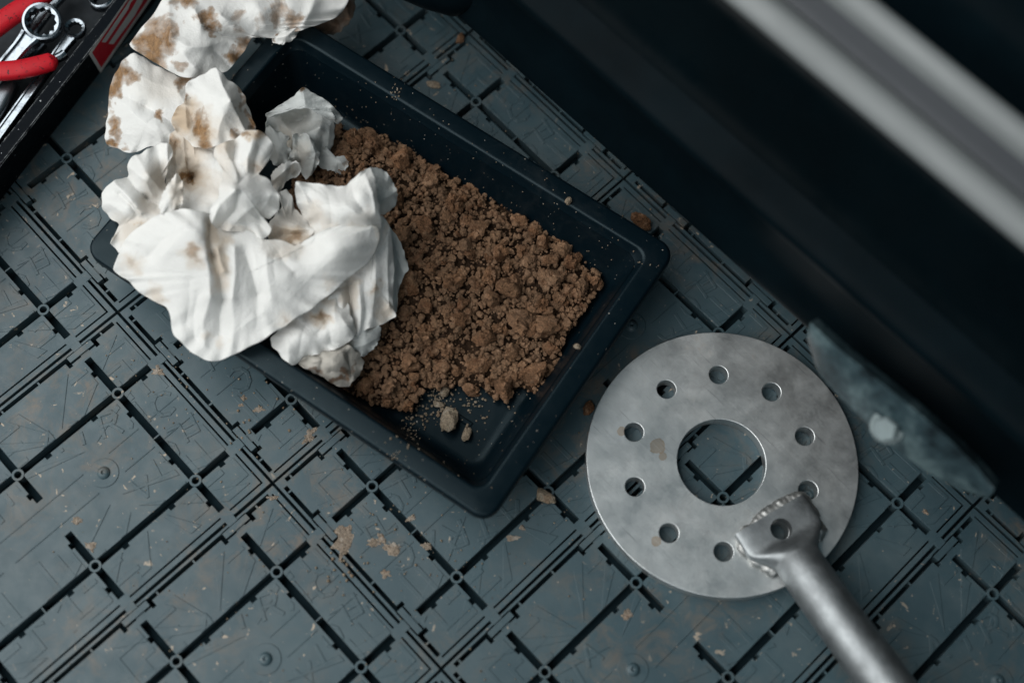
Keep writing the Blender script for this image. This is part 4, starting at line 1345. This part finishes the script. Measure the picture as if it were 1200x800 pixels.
pl = tool_empty('pliers', 'red handled pliers resting on the spanners in the tool case', 'pliers', un(20, 75, .04))
grip(pl, [un(68, 70, .050), un(48, 76, .052), un(20, 82, .053), (un(-20, 84, .052)), un(-70, 78, .050)], .0078)
grip(pl, [un(62, -14, .048), un(40, 2, .050), un(14, 18, .051), un(-20, 42, .051), un(-70, 66, .050)], .0086)
mb = MB(); sweep(mb, catmull([un(-66, 72, .046), un(-110, 72, .045), un(-150, 76, .045)], 12), lambda u: (.016 - .006 * u, .006, .7), 20)
mb.build('jaws', M_DARKST, pl, 40)
bolt = MB(); sweep(bolt, catmull([un(62, 71, .047), un(72, 66, .047), un(76, 63, .047)], 8), lambda u: (.0042, .0042, 1.0), 14)
bolt.build('tang', M_CHROME, pl, 40)
kp = tool_empty('combination_pliers', 'dark steel plier head in the tool case below the red grip', 'pliers', un(2, 112, .03))
mb = MB(); sweep(mb, catmull([un(14, 98, .036), un(4, 112, .038), un(-10, 130, .038), un(-30, 150, .036)], 20), lambda u: (.006 + .008 * u, .006, .6), 22)
mb.build('jaws', M_DARKST, kp, 40)
mb = MB(); sweep(mb, catmull([un(18, 92, .034), un(34, 70, .030), un(50, 52, .026)], 14), lambda u: (.0045, .004, .8), 14)
mb.build('handle', M_DARKST, kp, 40)
sd_ = tool_empty('screwdriver', 'black handled screwdriver lying along the tool case wall', 'screwdriver', un(10, 140, .03))
mb = MB(); sweep(mb, catmull([un(36, 112, .030), un(18, 134, .031), un(-4, 160, .031), un(-30, 190, .031)], 30), lambda u: (.0060 * (1 + .12 * math.sin(u * 22)) * min(1, .5 + u * 8), .0058 * min(1, .5 + u * 8), .8), 16)
mb.build('handle', M_CASE, sd_, 40)
mb = MB(); sweep(mb, [un(36, 112, .030), un(62, 80, .027)], lambda u: (.0024, .0024, 1), 12)
mb.build('blade', M_CHROME, sd_, 40)

# ------------------------------------------------------------------ car side at the top right
CA = math.radians(1.35)
CU = np.array([math.cos(CA), math.sin(CA)]); CV = np.array([-CU[1], CU[0]])
car = empty('car', (0.3, 0.40, 0.0))
tag(car, 'black car side with silver sill trim standing over the floor tiles', 'car')


def extr(name, prof, mat, s0=-0.9, s1=1.5, n=2, smooth=40):
    mb = MB(); m = len(prof)
    rings = []
    for k in range(n + 1):
        s = s0 + (s1 - s0) * k / n
        rings.append([(CU[0] * s + CV[0] * v, CU[1] * s + CV[1] * v, z) for v, z in prof])
    vs = [p for r in rings for p in r]; fs = []
    for k in range(n):
        for i in range(m - 1):
            fs.append((k * m + i, (k + 1) * m + i, (k + 1) * m + i + 1, k * m + i + 1))
    mb.add(vs, fs)
    o = mb.build(name, mat, car, smooth)
    return o


def smoothprof(pts, n): return [tuple(p) for p in catmull(pts, n)]


def vz(px, py, z):
    w = un(px, py, z); return float(w[:2] @ CV)


v_low = vz(755, 213, .10); v_band = vz(883, 245, .20)
extr('lower_sill', [(1.6, .0885)] + smoothprof([(v_low + .05, .0885), (v_low + .022, .0885), (v_low + .008, .092), (v_low, .099), (v_low + .003, .112), (v_low + .012, .135), (v_low + .014, .172), (v_band + .0045, .190), (v_band, .1965), (v_band + .0015, .203), (v_band + .009, .209), (v_band + .022, .2215)], 60), M_CARPL)
v1 = vz(1021, 135, .30); v2 = vz(1100, 50, .33)
extr('side_panel', smoothprof([(v_band + .0215, .2215), (v_band + .030, .235), (v_band + .038, .255), (v1 - .006, .284), (v1 + .002, .296)], 24), M_CARBLK)
extr('sill_trim', smoothprof([(v1 + .001, .292), (v1 - .002, .298), (v1 + .003, .305), (v1 + .012, .309), (v1 + .019, .307)], 20), M_TRIM)
extr('sill_recess', smoothprof([(v1 + .018, .3065), (v1 + .023, .3045), (v2 - .020, .318)], 10), M_TRIMD)
extr('sill_trim', smoothprof([(v2 - .0205, .316), (v2 - .018, .324), (v2 - .012, .330), (v2 - .005, .331), (v2 - .002, .325)], 16), M_TRIM)
extr('door_opening', smoothprof([(v2 - .003, .326), (v2 + .03, .322), (v2 + .06, .335), (v2 + .16, .38), (v2 + .35, .60), (v2 + .5, 1.0)], 24), M_CARPL)
# rounded wheel-arch lip at the far end
mb = MB(); rings = []
for k in range(22):
    u = k / 21
    s = -0.42 + 0.478 * u
    r = 0.074 * math.sqrt(max(0.0, 1 - max(0, (u - 0.55) / 0.45) ** 2.2)) + 0.0005
    v0 = v_low + 0.020
    rings.append([(CU[0] * s + CV[0] * (v0 - r * 0.85 * math.cos(a)), CU[1] * s + CV[1] * (v0 - r * 0.85 * math.cos(a)), 0.115 + r * 0.7 * math.sin(a)) for a in np.linspace(0, 2 * math.pi, 25)[:-1]])
mb.loft(rings)
mb.build('wheel_arch_lip', M_CARPL, car, 50)
# lifting bracket bolted below the sill
up = [(950, 378, .118), (985, 410, .122), (1025, 442, .124), (1065, 474, .124), (1105, 508, .122), (1140, 542, .116), (1165, 572, .110)]
lo = [(946, 398, .096), (962, 440, .084), (1000, 480, .080), (1040, 518, .078), (1080, 548, .078), (1118, 570, .082), (1158, 584, .096)]
U = catmull([un(x, y, z + .055) for x, y, z in up], 40); Lw = catmull([un(x, y, z + .055) for x, y, z in lo], 40)
mb = MB(); rings = []
for a, b in zip(U, Lw):
    a, b = Vector(a), Vector(b); mid = (a + b) / 2 + Vector((0, -0.0035, 0.006))
    row = [a * (1 - t) ** 2 + mid * 2 * t * (1 - t) + b * t * t for t in np.linspace(0, 1, 9)]
    back = [p + Vector((0.0, 0.012, -0.012)) for p in row[::-1]]
    rings.append(row + back)
mb.loft(rings)
br = mb.build('bracket', M_BRKT, car, 45)
bc = Vector(un(1040, 500, .150)); ax = (Vector(CAM) - bc).normalized(); ax = (ax + Vector((0, -0.5, 0.0))).normalized()
side = ax.cross(Vector((CU[0], CU[1], 0))).normalized(); oth = ax.cross(side)
mb = MB()
rg = []
for r, z, n_ in ((.0125, -.006, 0), (.0125, .0010, 0), (.0120, .0016, 0), (.0095, .0018, 1), (.0095, .0085, 1), (.0080, .0098, 1)):
    ring = []
    for k in range(36):
        a = 2 * math.pi * k / 36
        rr = r if not n_ else r * math.cos(math.pi / 6) / math.cos(((a + math.pi / 6) % (math.pi / 3)) - math.pi / 6)
        ring.append(bc + side * (rr * math.cos(a)) + oth * (rr * math.sin(a)) + ax * z)
    rg.append(ring)
mb.loft(rg)
bo = mb.build('bolt', mat_plain('pale_zinc_bolt', (0.17, 0.21, 0.215), 0.45, metallic=0.3, var=0.25), car, 30)
bo.parent = br; bo.matrix_parent_inverse = br.matrix_parent_inverse.inverted() @ Matrix() if False else Matrix()

# ------------------------------------------------------------------ crumbs too small to count
V, Fc, nb = [], [], 0


def hit_tray(px, py):
    o, d = ray(px, py)
    loc, nrm, idx, dist = tray_bvh.ray_cast(o, d)
    return loc


def crumb_cloud(cx, cy, sp, count, r0, r1, floor_only=False):
    for _ in range(count):
        x, y = rng.normal(cx, sp), rng.normal(cy, sp)
        p = None if floor_only else hit_tray(x, y)
        if p is None: p = un(x, y, 0)
        r = rng.uniform(r0, r1)
        scatter(tiny[rng.integers(5)], np.array(p) + np.array([0, 0, r * 0.4]), r)


for c in [(508, 474, 15, 110, .0005, .0016), (482, 500, 12, 60, .0005, .0013), (560, 466, 16, 70, .0005, .0016), (600, 452, 12, 24, .0004, .001), (462, 108, 6, 22, .0004, .0012), (430, 130, 16, 16, .0003, .0008), (560, 200, 40, 30, .0003, .0007), (650, 255, 30, 28, .0003, .0008),
          (690, 310, 22, 26, .0003, .0008), (620, 400, 60, 10, .0003, .0008), (560, 530, 22, 14, .0003, .0007), (470, 180, 40, 20, .0003, .0007), (460, 535, 5, 10, .0005, .0011), (755, 300, 10, 6, .0005, .001), (510, 440, 60, 30, .0003, .0008)]:
    crumb_cloud(*c)
for c in [(305, 480, 26, 26, .0006, .0018), (400, 660, 14, 22, .0007, .0020), (470, 640, 40, 40, .0004, .0014), (200, 440, 30, 40, .0004, .0010), (530, 90, 40, 16, .0005, .0013), (300, 660, 120, 90, .0003, .0010), (640, 640, 60, 36, .0003, .0010), (760, 240, 30, 10, .0006, .0014), (560, 700, 90, 40, .0003, .001), (850, 600, 50, 16, .0003, .0007)]:
    crumb_cloud(*c, True)
o = mesh_obj('dirt_crumbs', np.concatenate(V), Fc, M_STONE, None, 180)
tag(o, 'fine pale crumbs of dried dirt strewn over tray and floor', 'dirt', kind='stuff')
# thin smears of dried mud on the tiles
mud = MB()
for (x, y, rx, ry, a) in [(404, 634, .006, .013, .5), (398, 622, .004, .006, 0), (437, 636, .005, .004, .6), (447, 631, .004, .003, .2), (462, 643, .007, .005, .8), (452, 672, .004, .003, 0), (305, 480, .006, .0025, .9), (285, 466, .003, .0022, .3), (283, 475, .003, .0018, .9), (185, 434, .005, .004, .4),
                          (362, 510, .004, .006, .2), (500, 640, .004, .003, .7), (90, 610, .004, .0025, .9), (106, 640, .005, .003, .5), (320, 583, .004, .002, .9), (600, 630, .005, .0025, .8), (482, 607, .0025, .004, 0), (612, 618, .0025, .002, 0), (1085, 600, .003, .002, 0), (735, 720, .004, .004, 0)]:
    c = un(x, y, 0); n = 30; sd = float(x + y)
    vs = [(c[0], c[1], .0007)]; ca, sa = math.cos(a), math.sin(a)
    for fr_, zz in ((0.6, .0007), (1.0, .00005)):
        for k in range(n):
            t = 2 * math.pi * k / n
            q = fr_ * (1 + 0.75 * noise.fractal(Vector((math.cos(t) * 1.4, math.sin(t) * 1.4, sd)), 0.7, 2.2, 4))
            u, v = rx * q * math.cos(t), ry * q * math.sin(t)
            vs.append((c[0] + u * ca - v * sa, c[1] + u * sa + v * ca, zz + .0002 * abs(noise.noise(Vector((t * 3, sd, 0))))))
    mud.add(vs, [(0, 1 + k, 1 + (k + 1) % n) for k in range(n)] + [(1 + k, 1 + n + k, 1 + n + (k + 1) % n, 1 + (k + 1) % n) for k in range(n)])
o = mud.build('dried_mud', mat_soil('dried_mud_crust', (0.22, 0.175, 0.135), (0.36, 0.295, 0.235), (0.50, 0.43, 0.35)), None, 60)
tag(o, 'thin crusts of dried tan mud smeared on the floor tiles', 'mud', kind='stuff')
print('triangles', sum(len(p.vertices) - 2 for me in bpy.data.meshes for p in me.polygons))
